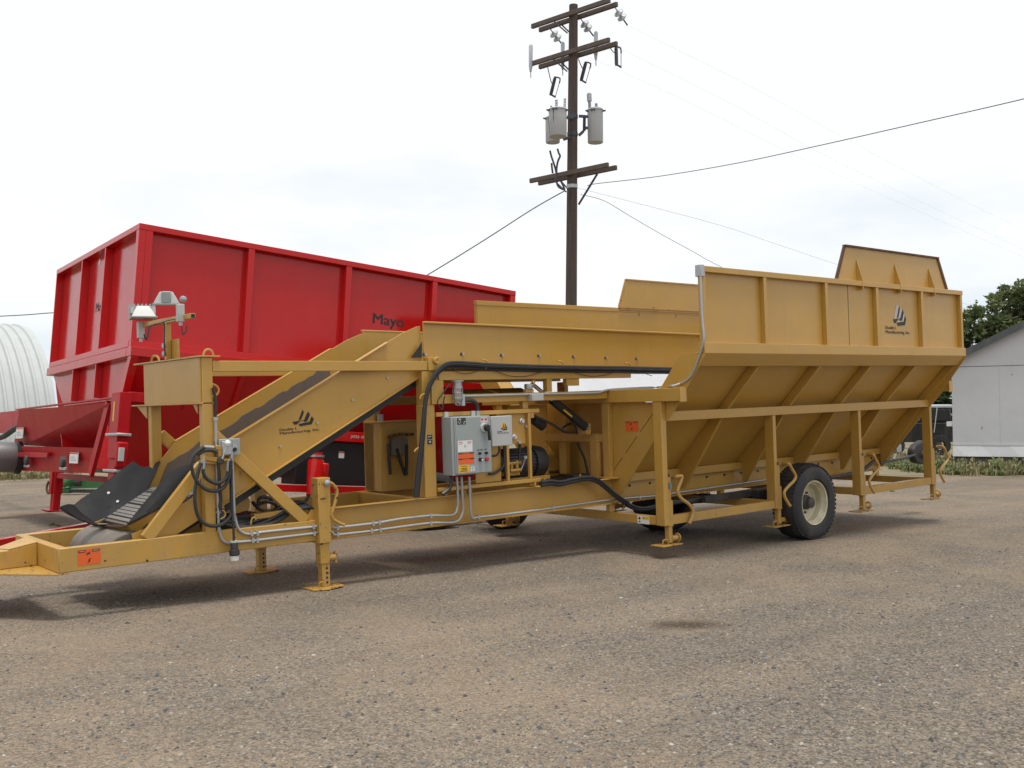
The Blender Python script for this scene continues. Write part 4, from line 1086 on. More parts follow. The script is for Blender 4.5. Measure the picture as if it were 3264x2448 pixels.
for pts in ([(-1.187,-0.1,1.41),(-1.242,-0.1,1.38),(-1.284,-0.1,1.337),(-1.302,-0.1,1.286),(-1.3,-0.1,1.227),(-1.282,-0.1,1.16),(-1.236,-0.1,1.091),(-1.176,-0.1,1.041),(-1.101,-0.1,1.021),(-1.024,-0.1,1.042),(-0.973,-0.1,1.111),(-0.954,-0.1,1.177),(-0.944,-0.1,1.276)],
            [(-1.067,-0.09,1.357),(-1.122,-0.09,1.38),(-1.184,-0.09,1.377),(-1.239,-0.09,1.347),(-1.221,-0.09,1.372)],
            [(-1.206,-0.11,1.221),(-1.201,-0.11,1.181),(-1.171,-0.11,1.133),(-1.11,-0.11,1.095),(-1.055,-0.11,1.091),(-1.006,-0.11,1.121),(-0.987,-0.11,1.153),(-0.981,-0.11,1.186)],
            [(-1.21,-0.08,1.273),(-1.239,-0.08,1.196),(-1.262,-0.08,1.092),(-1.274,-0.08,1.002),(-1.27,-0.08,0.903),(-1.248,-0.08,0.816),(-1.209,-0.08,0.76),(-1.142,-0.08,0.72),(-1.066,-0.08,0.715),(-1.003,-0.08,0.739),(-0.952,-0.08,0.794),(-0.942,-0.08,0.907),(-0.94,-0.08,1.108),(-0.937,-0.08,1.202)],
            [(-1.042,-0.05,1.254),(-1.037,-0.05,1.181),(-1.037,-0.05,1.047),(-1.026,-0.05,0.946),(-1.035,-0.05,0.873),(-1.008,-0.05,0.824),(-1.023,-0.05,0.779)]):
    MB().tube(pts, 0.0165, 8, 4).build('hydraulic_hose', CABLE, YR)
MB().tube([(-1.023,-0.06,0.846),(-0.999,-0.06,0.824),(-0.992,-0.06,0.8),(-1.01,-0.06,0.778),(-1.039,-0.06,0.767)], 0.008, 6, 3).build('hose_hook', YEL, YR)
MB().tube([(-1.05,-0.035,1.522),(-1.052,-0.035,1.462),(-1.049,-0.035,1.408)], 0.012, 8, 2).build('steel_conduit', GALV, YR)
MB().tube([(-1.061,-0.02,1.929),(-1.051,-0.02,1.888),(-1.042,-0.02,1.838),(-1.039,-0.02,1.757),(-1.044,-0.02,1.667)], 0.014, 8, 3).build('electric_cable', CABLE, YR)
MB().cyl([(-1.043,-0.02,1.667)][0], [(-1.044,-0.02,1.637)][0], 0.022, 10).build('conduit_fitting', GALV, YR)
MB().tube([(-1.044,-0.02,1.642),(-1.044,-0.02,1.581),(-1.044,-0.02,1.526)], 0.014, 8, 2).build('steel_conduit', GALV, YR)
# hanging plug on its cord
pl = [(-0.939,-0.09,1.175),(-0.943,-0.09,0.974),(-0.942,-0.09,0.807),(-0.933,-0.09,0.672),(-0.933,-0.09,0.545)]
MB().tube(pl, 0.011, 8, 4).build('plug_cord', CABLE, YR)
pp_ = [(-0.93,-0.09,0.554),(-0.933,-0.09,0.454)]
h0 = V3(pp_[0])
pg = MB().lathe([(0.030, 0), (0.034, -0.01), (0.034, -0.06), (0.044, -0.065), (0.046, -0.105), (0.036, -0.115), (0.036, -0.112)], (h0.x, h0.y, h0.z - 0.005), (0, 0, 1), 18).build('power_plug', CABLE, YR)
MB().lathe([(0.036, 0.012), (0.036, -0.004)], (h0.x, h0.y, h0.z), (0, 0, 1), 18).build('plug_collar', LGREY, pg)
MB().lathe([(0.037, -0.121), (0.037, -0.160)], (h0.x, h0.y, h0.z), (0, 0, 1), 18).build('plug_cap', WHITE, pg)
# coil of hose and bits lying on the frame between the masts and jack
for k in range(5):
    pts = [(-0.978,0,0.748),(-0.895,0,0.694),(-0.743,0,0.673),(-0.565,0,0.686),(-0.405,0,0.722),(-0.264,0,0.777),(-0.122,0,0.791),(-0.074,0,0.781)]
    MB().tube([(p[0], 0.06 + 0.04 * k + 0.02 * math.sin(i * 1.7 + k), p[2] + 0.012 * (k - 2) + 0.012 * math.sin(i * 1.3 + 2 * k)) for i, p in enumerate(pts)], 0.021, 8, 4).build('hose_bundle', CABLE, YR)
for pts in ([(-0.472,0.5,0.834),(-0.392,0.5,0.751),(-0.262,0.5,0.727),(-0.224,0.5,0.779),(-0.319,0.5,0.821),(-0.426,0.5,0.798)], [(-0.462,0.4,0.796),(-0.454,0.4,0.861),(-0.413,0.4,0.879),(-0.354,0.4,0.868),(-0.307,0.4,0.848)], [(0.113,0.7,0.771),(0.176,0.7,0.753),(0.229,0.7,0.807),(0.237,0.7,0.841)], [(-0.78,0.5,0.83),(-0.735,0.5,0.858),(-0.703,0.5,0.78),(-0.774,0.5,0.637),(-0.697,0.5,0.565)]):
    MB().tube(pts, 0.017, 8, 4).build('hose', CABLE, YR)
MB().box(-0.95, -0.45, 0.35, 0.65, 0.61, 0.74).build('hose_box', DKST, YR, 0.02)
MB().bar([(-0.634,0.16,0.733)][0], [(-0.23,0.16,0.742)][0], 0.09, 0.05).build('tool_tray', YEL, YR, 0.004)
MB().tube([(-0.699,0.06,0.653),(-0.692,0.06,0.715),(-0.664,0.06,0.738),(-0.648,0.06,0.71)], 0.008, 6, 3).build('hose_hook', YEL, YR)
MB().ext([(-0.607,0.35,0.951),(-0.564,0.35,0.858),(-0.573,0.35,0.784),(-0.68,0.35,0.758),(-0.813,0.35,0.771),(-0.842,0.35,0.802),(-0.804,0.35,0.854)], (0, 0.006, 0)).build('lower_guard', YEL, YR)

# ------------------------------------------------------------------ red hopper behind
RR = bpy.data.objects.new('bulk_box', None)
COL.objects.link(RR)
RR.matrix_world = Matrix(((0.996949, 0.034048, 0.070242, -0.7225), (-0.035431, 0.9992, 0.018538, 3.7597), (-0.069555, -0.02097, 0.997358, 0), (0, 0, 0, 1)))
tag(RR, 'large glossy red ribbed hopper with cross conveyor standing behind the yellow trailer', 'red hopper')
LX, LY = 5.90, 4.08
RD = 0.11
MB().box(0.08, LX - 0.05, RD, RD + 0.01, 2.52, 4.05).build('side_panel', RED, RR)
MB().box(RD, LX - RD, LY - RD - 0.01, LY - RD, 2.55, 4.0).build('side_panel', RED, RR)
ep = MB().box(RD, RD + 0.01, 0.05, LY - 0.02, 2.52, 4.05).build('end_panel', RED, RR)
MB().box(LX - RD - 0.01, LX - RD, RD, LY - RD, 2.55, 4.0).build('end_panel', RED, RR)
for y0, y1 in ((0.0, 0.09), (LY - 0.09, LY)):
    MB().box(0.0, LX, y0 - (0.03 if y0 > 1 else 0), y1 + (0.03 if y0 < 1 else 0), 3.985, 4.06).build('top_rail', RED, RR, 0.004)
    MB().box(0.0, LX, y0, y1 + 0.0, 2.515, 2.60).build('lower_rail', RED, RR, 0.004)
for x0 in (0.0, LX - 0.05):
    MB().box(x0 - (0.07 if x0 > 1 else 0), x0 + (0.05 if x0 > 1 else 0.12), 0.1205, LY - 0.1205, 3.985, 4.06).build('top_rail', RED, RR, 0.004)
    MB().box(x0 - 0.004, x0 + 0.13, 0.0905, LY - 0.0905, 2.522, 2.60).build('lower_rail', RED, RR, 0.004)
# lower flange ring
MB().box(-0.02, LX + 0.02, -0.095, 0.10, 2.40, 2.513).build('flange', RED, RR, 0.005)
MB().box(-0.02, LX + 0.02, LY - 0.10, LY + 0.03, 2.40, 2.513).build('flange', RED, RR, 0.005)
MB().box(-0.022, 0.10, 0.1005, LY - 0.1005, 2.40, 2.513).build('flange', RED, RR, 0.005)
# ribs
for x in (1.43, 2.88, 4.33):
    MB().box(x, x + 0.085, 0.004, RD + 0.0, 2.6005, 3.984).build('side_rib', RED, RR, 0.003)
    MB().box(x, x + 0.085, LY - RD, LY - 0.004, 2.6005, 3.984).build('side_rib', RED, RR, 0.003)
MB().box(0.09, 0.175, 0.002, RD, 2.6005, 3.984).build('corner_rib', RED, RR, 0.003)
MB().box(0.002, 0.0885, 0.004, RD - 0.001, 2.6005, 3.984).build('corner_rib', RED, RR, 0.003)
MB().box(LX - 0.10, LX, 0.004, RD, 2.6005, 3.984).build('corner_rib', RED, RR, 0.003)
MB().box(0.002, RD, LY - 0.035, LY - 0.002, 2.6005, 3.984).build('corner_rib', RED, RR, 0.003)
for y in (1.42, 2.575):
    MB().box(0.002, RD, y, y + 0.035, 2.6005, 3.984).build('end_rib', RED, RR, 0.002)
text('lettering', 'Mayo', (3.40, RD - 0.0015, 3.245), (1, 0, 0), (0, 0, 1), 0.150, flat('dark_lettering', (0.016, 0.016, 0.018)), RR, 0.52, 0.06)
text('lettering', 'Mayo', (RD - 0.0015, 2.10, 3.185), (0, -1, 0), (0, 0, 1), 0.13, flat('dark_lettering', (0.03, 0.03, 0.032)), RR, 0.40, 0.05)
MB().cyl((RD - 0.001, 2.09, 3.90), (RD - 0.004, 2.09, 3.90), 0.045, 14).build('vent_hole', WHITE, RR)
# funnel below the flange
MB().ext([(0.10, -0.02, 2.40), (LX, -0.02, 2.40), (LX, 0.95, 0.98), (0.10, 0.95, 0.98)], (0, 0.02, 0.01)).build('funnel_wall', RED, RR)
MB().ext([(0.10, LY + 0.02, 2.40), (LX, LY + 0.02, 2.40), (LX, 3.1, 0.98), (0.10, 3.1, 0.98)], (0, -0.02, 0.01)).build('funnel_wall', RED, RR)
MB().px([(0, -0.06, 2.399), (0, LY + 0.03, 2.399), (0, 3.25, 1.85), (0, 0.25, 1.85)], 0.085, 0.095).build('funnel_end', RED, RR)
for y in (1.42, 2.575):
    MB().box(-0.01, 0.084, y, y + 0.035, 1.95, 2.399).build('end_rib', RED, RR, 0.002)
MB().ext([(-0.012, -0.09, 2.399), (-0.012, 0.03, 2.399), (-0.012, 0.31, 1.95), (-0.012, 0.165, 1.95)], (0.09, 0, 0)).build('corner_strip', RED, RR)
for x in (1.43, 2.88, 4.33):
    MB().ext([(x, -0.06, 2.39), (x, 0.02, 2.39), (x, 0.94, 1.0), (x, 0.84, 1.0)], (0.06, 0, 0)).build('funnel_rib', RED, RR)
MB().box(0.1, LX, 0.90, 0.98, 1.52, 1.66).build('belly_rail', RED, RR, 0.004)
# cross conveyor in front
cz = [(0,5.923,1.931),(0,0.311,1.893),(0,-0.015,1.872),(0,1.167,0.953),(0,5.347,0.918),(0,5.35,1.317),(0,6.106,1.341)]
q1 = [(-0.08,5.521,1.913),(-0.08,0.404,1.83)] + [(0.12,5.938,1.34),(0.12,6.714,1.35)]
q2 = [(0.38,2.639,1.29)]
cw = MB().ext(q1, (0.012, 0, 0)).build('conveyor_wall', REDM, RR)
MB().ext([q1[1], q1[2], q2[0]], (0.012, 0, 0)).build('skirt_plate', REDM, RR)
MB().ext([(0,5.645,1.324),(0,1.195,1.283)] + [(0.1,1.57,0.949),(0.1,5.833,0.913)], (0.015, 0, 0)).build('pulley_plate', REDM, RR)
MB().px([(0, cz[0][1] + 1.6, cz[0][2] + 0.0), (0, 0.30, 1.90), (0, 1.17, 0.955), (0, 5.4, 0.93), (0, 7.5, 1.335)], 0.80, 0.82).build('conveyor_wall', REDM, RR)
MB().bar((-0.03, cz[0][1], cz[0][2]), (-0.03, 0.32, 1.905), 0.06, 0.02).build('wall_lip', REDM, RR)
MB().bar((-0.03, 0.62, 1.84), (-0.03, 1.20, 0.95), 0.05, 0.16, (0, 1, 0.6)).build('end_strap', REDM, RR, 0.004)
MB().box(-0.035, -0.001, 3.6, 5.6, 1.14, 1.215).build('tension_bar', REDM, RR, 0.004)
MB().px([(0, 6.4, 1.99), (0, 9.9, 2.02), (0, 9.9, 1.60), (0, 8.6, 1.60), (0, 7.6, 1.74), (0, 6.4, 1.78)], 0.34, 0.36).build('belt_hood', REDM, RR)
MB().tube([(0.335, 9.8, 1.48), (0.335, 8.8, 1.53), (0.335, 7.9, 1.66), (0.335, 7.2, 1.72)], 0.055, 8, 4).build('belt_edge', BLK, RR)
MB().box(0.10, 0.70, 1.2, 6.3, 0.98, 1.00).build('cross_belt', BLK, RR)
pu = [(0,6.327,1.105)][0]
MB().lathe([(0.05, -0.42), (0.245, -0.415), (0.255, -0.36), (0.255, -0.08), (0.245, -0.03), (0.05, -0.025)], (0, 5.80, 1.13), (1, 0, 0), 36).build('belt_pulley', PULLEY, RR)
MB().lathe([(0.255, -0.022), (0.275, -0.015), (0.275, 0.05), (0.255, 0.06)], (0.0, 5.80, 1.13), (1, 0, 0), 36).build('belt_edge', BLK, RR)
for p in [(0,4.938,1.094),(0,2.677,1.088)]:
    b = MB().lathe([(0.085, 0), (0.08, 0.05), (0.05, 0.06)], (p[0] - 0.002, p[1], p[2]), (-1, 0, 0), 18).build('bearing', DKST, RR)
    MB().box(-0.03, -0.002, p[1] - 0.17, p[1] + 0.17, p[2] - 0.115, p[2] - 0.075).build('bearing_foot', GALV, b, 0.004)
def rsticker(o, w, h, hdr):
    s = sticker('safety_label', o, (0, -1, 0), (0, 0, 1), w, h, WHITE, RR, 0.014)
    rects('label_header', o, (0, -1, 0), (0, 0, 1), [(0, h * 0.86, w, h * 0.12)], hdr, s, 0.0155)
    rects('label_print', o, (0, -1, 0), (0, 0, 1), [(w * 0.15, h * 0.52, w * 0.5, h * 0.10), (w * 0.15, h * 0.36, w * 0.7, h * 0.05), (w * 0.15, h * 0.24, w * 0.7, h * 0.05)], flat('label_grey', (0.40, 0.40, 0.40)), s, 0.0155)
a = [(0,5.942,1.447),(0,5.156,1.438),(0,5.996,1.591)]
rsticker((-0.004, a[0][1], a[0][2]), 0.52, 0.18, ORANGE)
a = [(0,2.371,1.072),(0,1.866,1.078),(0,2.405,1.188)]
rsticker((-0.004, a[0][1], a[0][2]), 0.42, 0.15, REDV)
# near jack column with crank gear
jc = MB().box(-0.12, 0.02, -0.13, 0.21, 1.15, 1.95).build('jack_column', REDM, RR, 0.006)
MB().box(-0.10, 0.06, -0.05, 0.20, 0.55, 1.149).build('jack_tube', REDM, jc, 0.006)
sticker('caution_label', (-0.121, 0.10, 1.60), (0, -1, 0), (0, 0, 1), 0.055, 0.24, YVIN, jc)
for z in (1.42, 0.985):
    MB().box(-0.14, 0.03, -0.20, 0.30, z, z + 0.035).build('clamp_bolt', GALV, jc, 0.008)
MB().box(-0.13, 0.0, -0.22, -0.135, 1.05, 1.35).build('gear_box', REDM, jc, 0.02)
MB().box(-0.12, -0.06, -0.27, -0.225, 1.12, 1.28).build('safety_tag', LGREY, jc, 0.004)
MB().box(0.0, 0.30, -0.12, 0.22, 1.84, 1.96).build('column_arm', REDM, RR, 0.005)
# leg under the conveyor
lf = [(0.91,6.927,0.209)][0]
lg = MB().box(0.80, 1.0, 6.80, 6.96, lf[2] + 0.30, 0.93).build('support_leg', REDM, RR, 0.006)
MB().box(0.84, 0.96, 6.73, 6.799, lf[2] + 0.02, 0.93).build('leg_brace', REDM, lg, 0.004)
MB().cyl((0.90, 6.88, lf[2] + 0.02), (0.90, 6.88, lf[2] + 0.31), 0.075, 16).build('inner_leg', REDM, lg)
MB().box(0.74, 1.06, 6.62, 7.14, lf[2], lf[2] + 0.015).build('foot_plate', REDM, lg, 0.002)
MB().tube([(0.80, 7.0, lf[2] + 0.52), (0.78, 7.03, lf[2] + 0.40), (0.80, 6.97, lf[2] + 0.30), (0.84, 6.90, lf[2] + 0.34)], 0.02, 6, 3).build('chain', RUST, lg)
MB().box(0.86, 0.98, 1.0, 6.93, 0.79, 0.885).build('cross_tube', REDM, RR, 0.005)
# things seen through the yellow frame
j2 = MB().lathe([(0.085, 0), (0.112, 0.02), (0.112, 0.50), (0.08, 0.55), (0.08, 0.62)], (2.46, -0.22, 0.72), (0, 0, 1), 20).build('jack_column', RED, RR)
MB().lathe([(0.105, 0), (0.105, 0.03)], (2.46, -0.22, 1.275), (0, 0, 1), 20).build('collar', GALV, j2)
MB().box(2.52, 2.60, -0.34, -0.27, 1.00, 1.20).build('gear_box', RED, j2, 0.02)
MB().lathe([(0.075, 0), (0.075, 0.46)], (2.46, -0.22, 0.255), (0, 0, 1), 16).build('inner_leg', RED, j2)
MB().box(2.3, 2.62, -0.4, -0.04, 0.24, 0.256).build('foot_plate', RED, j2)
MB().box(1.5, 5.2, -0.06, 0.0, 0.80, 0.895).build('frame_rail', RED, RR, 0.005)
MB().box(2.2, 4.4, 0.02, 0.06, 1.515, 1.655).build('control_rail', RED, RR, 0.004)
text('lettering', 'JACKS  UP', [(3.09,0.019,1.573)][0], (1, 0, 0), (0, 0, 1), 0.035, WHITE, RR, 0.22)
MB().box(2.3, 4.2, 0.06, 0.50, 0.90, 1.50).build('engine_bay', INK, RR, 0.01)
a = [(2.937,0.058,1.281),(3.034,0.058,1.285),(2.931,0.058,1.372)]
s = sticker('safety_label', (a[0][0], 0.059, a[0][2]), (1, 0, 0), (0, 0, 1), 0.085, 0.09, WHITE, RR)
rects('label_header', (a[0][0], 0.059, a[0][2]), (1, 0, 0), (0, 0, 1), [(0.0, 0.07, 0.085, 0.016)], REDV, s)
MB().box(4.6, 5.5, 0.3, 0.34, 2.25, 2.395).build('rear_flange', RED, RR)
# tandem wheels
def rwheel(p, r_=0.42):
    gx, gy, gz = p
    w = bpy.data.objects.new('road_wheel', None)
    COL.objects.link(w); w.parent = RR
    o = (gx, gy, gz + r_ - 0.01)
    MB().lathe([(0.22, 0.02), (0.30, -0.01), (r_ - 0.03, 0.02), (r_, 0.06), (r_, 0.22), (r_ - 0.03, 0.26), (0.30, 0.28), (0.22, 0.25)], o, (0, 1, 0), 44, True).build('tyre', TYRE, w)
    MB().lathe([(0.225, 0.02), (0.20, 0.05), (0.18, 0.12), (0.06, 0.13), (0.05, 0.08)], o, (0, 1, 0), 28).build('rim', LGREY, w)
for p in [(5.317,-0.834,0.353),(4.418,-0.277,0.302)]:
    rwheel(p)
w_ = [(5.317,-0.834,0.353),(4.418,-0.277,0.302)]
MB().bar((w_[1][0] - 0.3, 0.1, 0.78), (w_[0][0] + 0.3, 0.1, 0.78), 0.12, 0.12).build('axle_beam', RED, RR, 0.005)
for p in w_:
    MB().cyl((p[0], p[1] + 0.1, p[2] + 0.42), (p[0], LY - 0.4, p[2] + 0.42), 0.05, 12).build('axle', DKST, RR)
    MB().box(p[0] - 0.06, p[0] + 0.06, 0.2, 0.35, p[2] + 0.42, 0.98).build('axle_hanger', RED, RR, 0.004)

# ------------------------------------------------------------------ ground
def ground_mat():
    m, nt, b = mat_base('gravel_yard')
    tc = nt.nodes.new('ShaderNodeTexCoord').outputs['Object']
    big = noise(nt, tc, 0.55, 5, 0.6)
    mid = noise(nt, tc, 2.3, 5, 0.6)
    dirt = mixc(nt, mid, (0.188, 0.150, 0.115), (0.245, 0.202, 0.157))
    grav = mixc(nt, mid, (0.130, 0.116, 0.100), (0.190, 0.172, 0.150))
    # more loose gravel on the drive side (right) of the yard
    vd = nt.nodes.new('ShaderNodeVectorMath'); vd.operation = 'DISTANCE'
    vd.inputs[1].default_value = (1.6, -6.0, 0)
    nt.links.new(tc, vd.inputs[0])
    gr_ = nt.nodes.new('ShaderNodeMapRange')
    gr_.inputs['From Min'].default_value = 4.0; gr_.inputs['From Max'].default_value = 0.8
    gr_.inputs['To Max'].default_value = 0.16
    nt.links.new(vd.outputs['Value'], gr_.inputs['Value'])
    sm = nt.nodes.new('ShaderNodeMath'); sm.operation = 'ADD'
    nt.links.new(big, sm.inputs[0]); nt.links.new(gr_.outputs[0], sm.inputs[1])
    base = mixc(nt, ramp(nt, sm.outputs[0], 0.42, 0.58), dirt, grav)
    # faint wheel tracks running along the yard
    tr_ = ramp(nt, noise(nt, tc, 0.9, 4, 0.55, (0.25, 1.6, 1.0)), 0.40, 0.64)
    m7 = nt.nodes.new('ShaderNodeMath'); m7.operation = 'MULTIPLY'; m7.inputs[1].default_value = 0.30
    nt.links.new(tr_, m7.inputs[0])
    base = mixc(nt, m7.outputs[0], base, (0.275, 0.232, 0.182))
    def cells(scale, lo, hi):
        v = nt.nodes.new('ShaderNodeTexVoronoi')
        v.inputs['Scale'].default_value = scale
        nt.links.new(tc, v.inputs['Vector'])
        sep = nt.nodes.new('ShaderNodeSeparateColor')
        nt.links.new(v.outputs['Color'], sep.inputs[0])
        return v, sep
    v1, s1 = cells(62, 0, 0)
    v2, s2 = cells(140, 0, 0)
    st = ramp(nt, s1.outputs[0], 0.0, 1.0, (0.45, 0.44, 0.43), (1.50, 1.45, 1.36))
    st2 = ramp(nt, s2.outputs[1], 0.0, 1.0, (0.62, 0.60, 0.58), (1.36, 1.33, 1.28))
    gmask = ramp(nt, sm.outputs[0], 0.40, 0.60, (0.40, 0.40, 0.40), (0.85, 0.85, 0.85))
    c = mixc(nt, gmask, base, st, 'MULTIPLY')
    c = mixc(nt, 0.70, c, st2, 'MULTIPLY')
    # damp hollow
    mp = nt.nodes.new('ShaderNodeMapping')
    mp.vector_type = 'TEXTURE'
    mp.inputs['Location'].default_value = (1.29, -3.37, 0)
    mp.inputs['Rotation'].default_value = (0, 0, R(-39.7))
    mp.inputs['Scale'].default_value = (0.42, 0.22, 1)
    nt.links.new(tc, mp.inputs['Vector'])
    ln = nt.nodes.new('ShaderNodeVectorMath'); ln.operation = 'LENGTH'
    nt.links.new(mp.outputs[0], ln.inputs[0])
    wob = nt.nodes.new('ShaderNodeMath'); wob.operation = 'MULTIPLY_ADD'
    wob.inputs[1].default_value = 0.95
    nt.links.new(noise(nt, tc, 7.0, 6, 0.7), wob.inputs[0])
    nt.links.new(ln.outputs['Value'], wob.inputs[2])
    dm = nt.nodes.new('ShaderNodeMapRange')
    dm.inputs['From Min'].default_value = 1.50
    dm.inputs['From Max'].default_value = 0.75
    dm.inputs['To Max'].default_value = 0.8
    nt.links.new(wob.outputs[0], dm.inputs['Value'])
    c = mixc(nt, dm.outputs[0], c, (0.050, 0.037, 0.026))
    nt.links.new(c, b.inputs['Base Color'])
    b.inputs['Roughness'].default_value = 0.95
    b.inputs['Specular IOR Level'].default_value = 0.15
    bp = nt.nodes.new('ShaderNodeBump')
    bp.inputs['Strength'].default_value = 0.55
    bp.inputs['Distance'].default_value = 0.012
    hh = nt.nodes.new('ShaderNodeMath'); hh.operation = 'ADD'
    nt.links.new(v1.outputs['Distance'], hh.inputs[0])
    nt.links.new(noise(nt, tc, 30, 4), hh.inputs[1])
    nt.links.new(hh.outputs[0], bp.inputs['Height'])
    nt.links.new(bp.outputs[0], b.inputs['Normal'])
    return m
from mathutils import noise as mn
gm = MB()
gm.add([(-400, -400, 0), (400, -400, 0), (400, 400, 0), (-400, 400, 0)], [(0, 1, 2, 3)])
g = gm.build('ground', ground_mat())
tag(g, 'tan and grey gravel yard under the machines', 'ground', kind='structure')

# loose stones in the foreground: real geometry
rng = np.random.default_rng(7)
n = 120000
dd = 3.9 + 12.0 * rng.random(n) ** 1.25
lat = (rng.random(n) * 2 - 1) * 0.58 * dd
fx_, fy_ = 0.638366, 0.768934
px_ = -4.7155 + fx_ * dd + 0.7695 * lat
py_ = -8.5 + fy_ * dd - 0.6386 * lat
keep = np.zeros(n, bool)
for i in range(n):
    q = mn.noise((px_[i] * 0.55, py_[i] * 0.55, 3.0)) + 0.5 * mn.noise((px_[i] * 1.7, py_[i] * 1.7, 9.0))
    side = 0.45 * max(0.0, 1 - math.hypot(px_[i] - 1.6, py_[i] + 6.0) / 4.5)
    keep[i] = rng.random() < 0.38 + 0.85 * q + side - (0.5 if math.hypot((px_[i] - 1.29), (py_[i] + 3.37)) < 0.25 else 0.0)
px_, py_ = px_[keep], py_[keep]
n = len(px_)
sz = np.clip(np.exp(rng.normal(math.log(0.0058), 0.46, n)), 0.003, 0.021)
octv = np.array([(1, 0, 0), (0.5, 0.85, 0.1), (-0.5, 0.85, 0), (-1, 0, 0.1), (-0.5, -0.85, 0), (0.5, -0.85, 0.1), (0.25, 0.2, 0.75), (-0.3, -0.15, 0.8)], float)
octf = [(0, 1, 6), (1, 2, 6), (2, 7, 6), (2, 3, 7), (3, 4, 7), (4, 5, 7), (5, 6, 7), (5, 0, 6)]
V = np.repeat(octv[None], n, 0) * (1 + rng.normal(0, 0.16, (n, 8, 3)))
V *= sz[:, None, None] * np.stack([np.ones(n), 0.55 + 0.4 * rng.random(n), 0.45 + 0.45 * rng.random(n)], 1)[:, None, :]
an = rng.random(n) * 6.283
ca, sa = np.cos(an)[:, None], np.sin(an)[:, None]
X = V[:, :, 0] * ca - V[:, :, 1] * sa + px_[:, None]
Y = V[:, :, 0] * sa + V[:, :, 1] * ca + py_[:, None]
Z = V[:, :, 2] + 0.0005
P = np.stack([X, Y, Z], 2).reshape(-1, 3)
F = (np.array(octf)[None] + 8 * np.arange(n)[:, None, None]).reshape(-1, 3)
me = bpy.data.meshes.new('loose_stones')
me.vertices.add(len(P)); me.vertices.foreach_set('co', P.ravel())
me.loops.add(F.size); me.loops.foreach_set('vertex_index', F.ravel().astype(np.int32))
me.polygons.add(len(F)); me.polygons.foreach_set('loop_start', np.arange(0, F.size, 3, dtype=np.int32))
pal = np.array([(0.24, 0.20, 0.155), (0.17, 0.165, 0.16), (0.29, 0.255, 0.205), (0.085, 0.085, 0.09), (0.21, 0.165, 0.13), (0.37, 0.33, 0.28), (0.13, 0.125, 0.125), (0.055, 0.055, 0.06)])
pi = rng.choice(8, n, p=[0.22, 0.17, 0.17, 0.12, 0.10, 0.05, 0.10, 0.07])
colr = pal[pi] * 0.88 * (0.8 + 0.4 * rng.random((n, 1)))
at = me.color_attributes.new('stone', 'FLOAT_COLOR', 'POINT')
cc = np.ones((n, 8, 4)); cc[:, :, :3] = colr[:, None, :]
at.data.foreach_set('color', cc.ravel())
me.update(); me.validate()
m, nt2, b = mat_base('loose_stone')
va_ = nt2.nodes.new('ShaderNodeVertexColor'); va_.layer_name = 'stone'
nt2.links.new(va_.outputs[0], b.inputs['Base Color'])
b.inputs['Roughness'].default_value = 0.85
me.materials.append(m)
so = bpy.data.objects.new('loose_stones', me); COL.objects.link(so)
tag(so, 'loose pebbles scattered over the gravel yard', 'gravel', kind='stuff')

# rough grassy margin beyond the yard
def margin_mat():
    m, nt, b = mat_base('dry_grass_soil')
    tc = nt.nodes.new('ShaderNodeTexCoord').outputs['Object']
    c = mixc(nt, ramp(nt, noise(nt, tc, 0.8, 6, 0.65), 0.38, 0.62), (0.20, 0.165, 0.095), (0.085, 0.105, 0.035))
    c = mixc(nt, noise(nt, tc, 9, 4), c, (0.24, 0.20, 0.13), 'MIX')
    nt.links.new(c, b.inputs['Base Color'])
    b.inputs['Roughness'].default_value = 1.0
    return m
edge = [(-60, 55), (-20, 30), (-6, 24.4), (1.8, 20.9), (5.5, 20.3), (10, 18.5), (16, 14.5), (20.0, 9.5), (21.0, 5.6), (22.4, 3.5), (27, -3.0), (40, -30)]
pe = []
for i in range(len(edge) - 1):
    for k in range(14):
        t = k / 14
        x = edge[i][0] * (1 - t) + edge[i + 1][0] * t; y = edge[i][1] * (1 - t) + edge[i + 1][1] * t
        pe.append((x + 0.35 * mn.noise((x * 0.9, y * 0.9, 1)), y + 0.35 * mn.noise((x * 0.9, y * 0.9, 5)), 0.004))
pe += [(380, -60, 0.004), (380, 380, 0.004), (-380, 380, 0.004), (-380, 120, 0.004)]
mm_ = MB(); mm_.add(pe, [tuple(range(len(pe)))])
mg = mm_.build('grass_margin', margin_mat())
tag(mg, 'dry weedy soil beyond the gravel yard', 'ground', kind='structure')

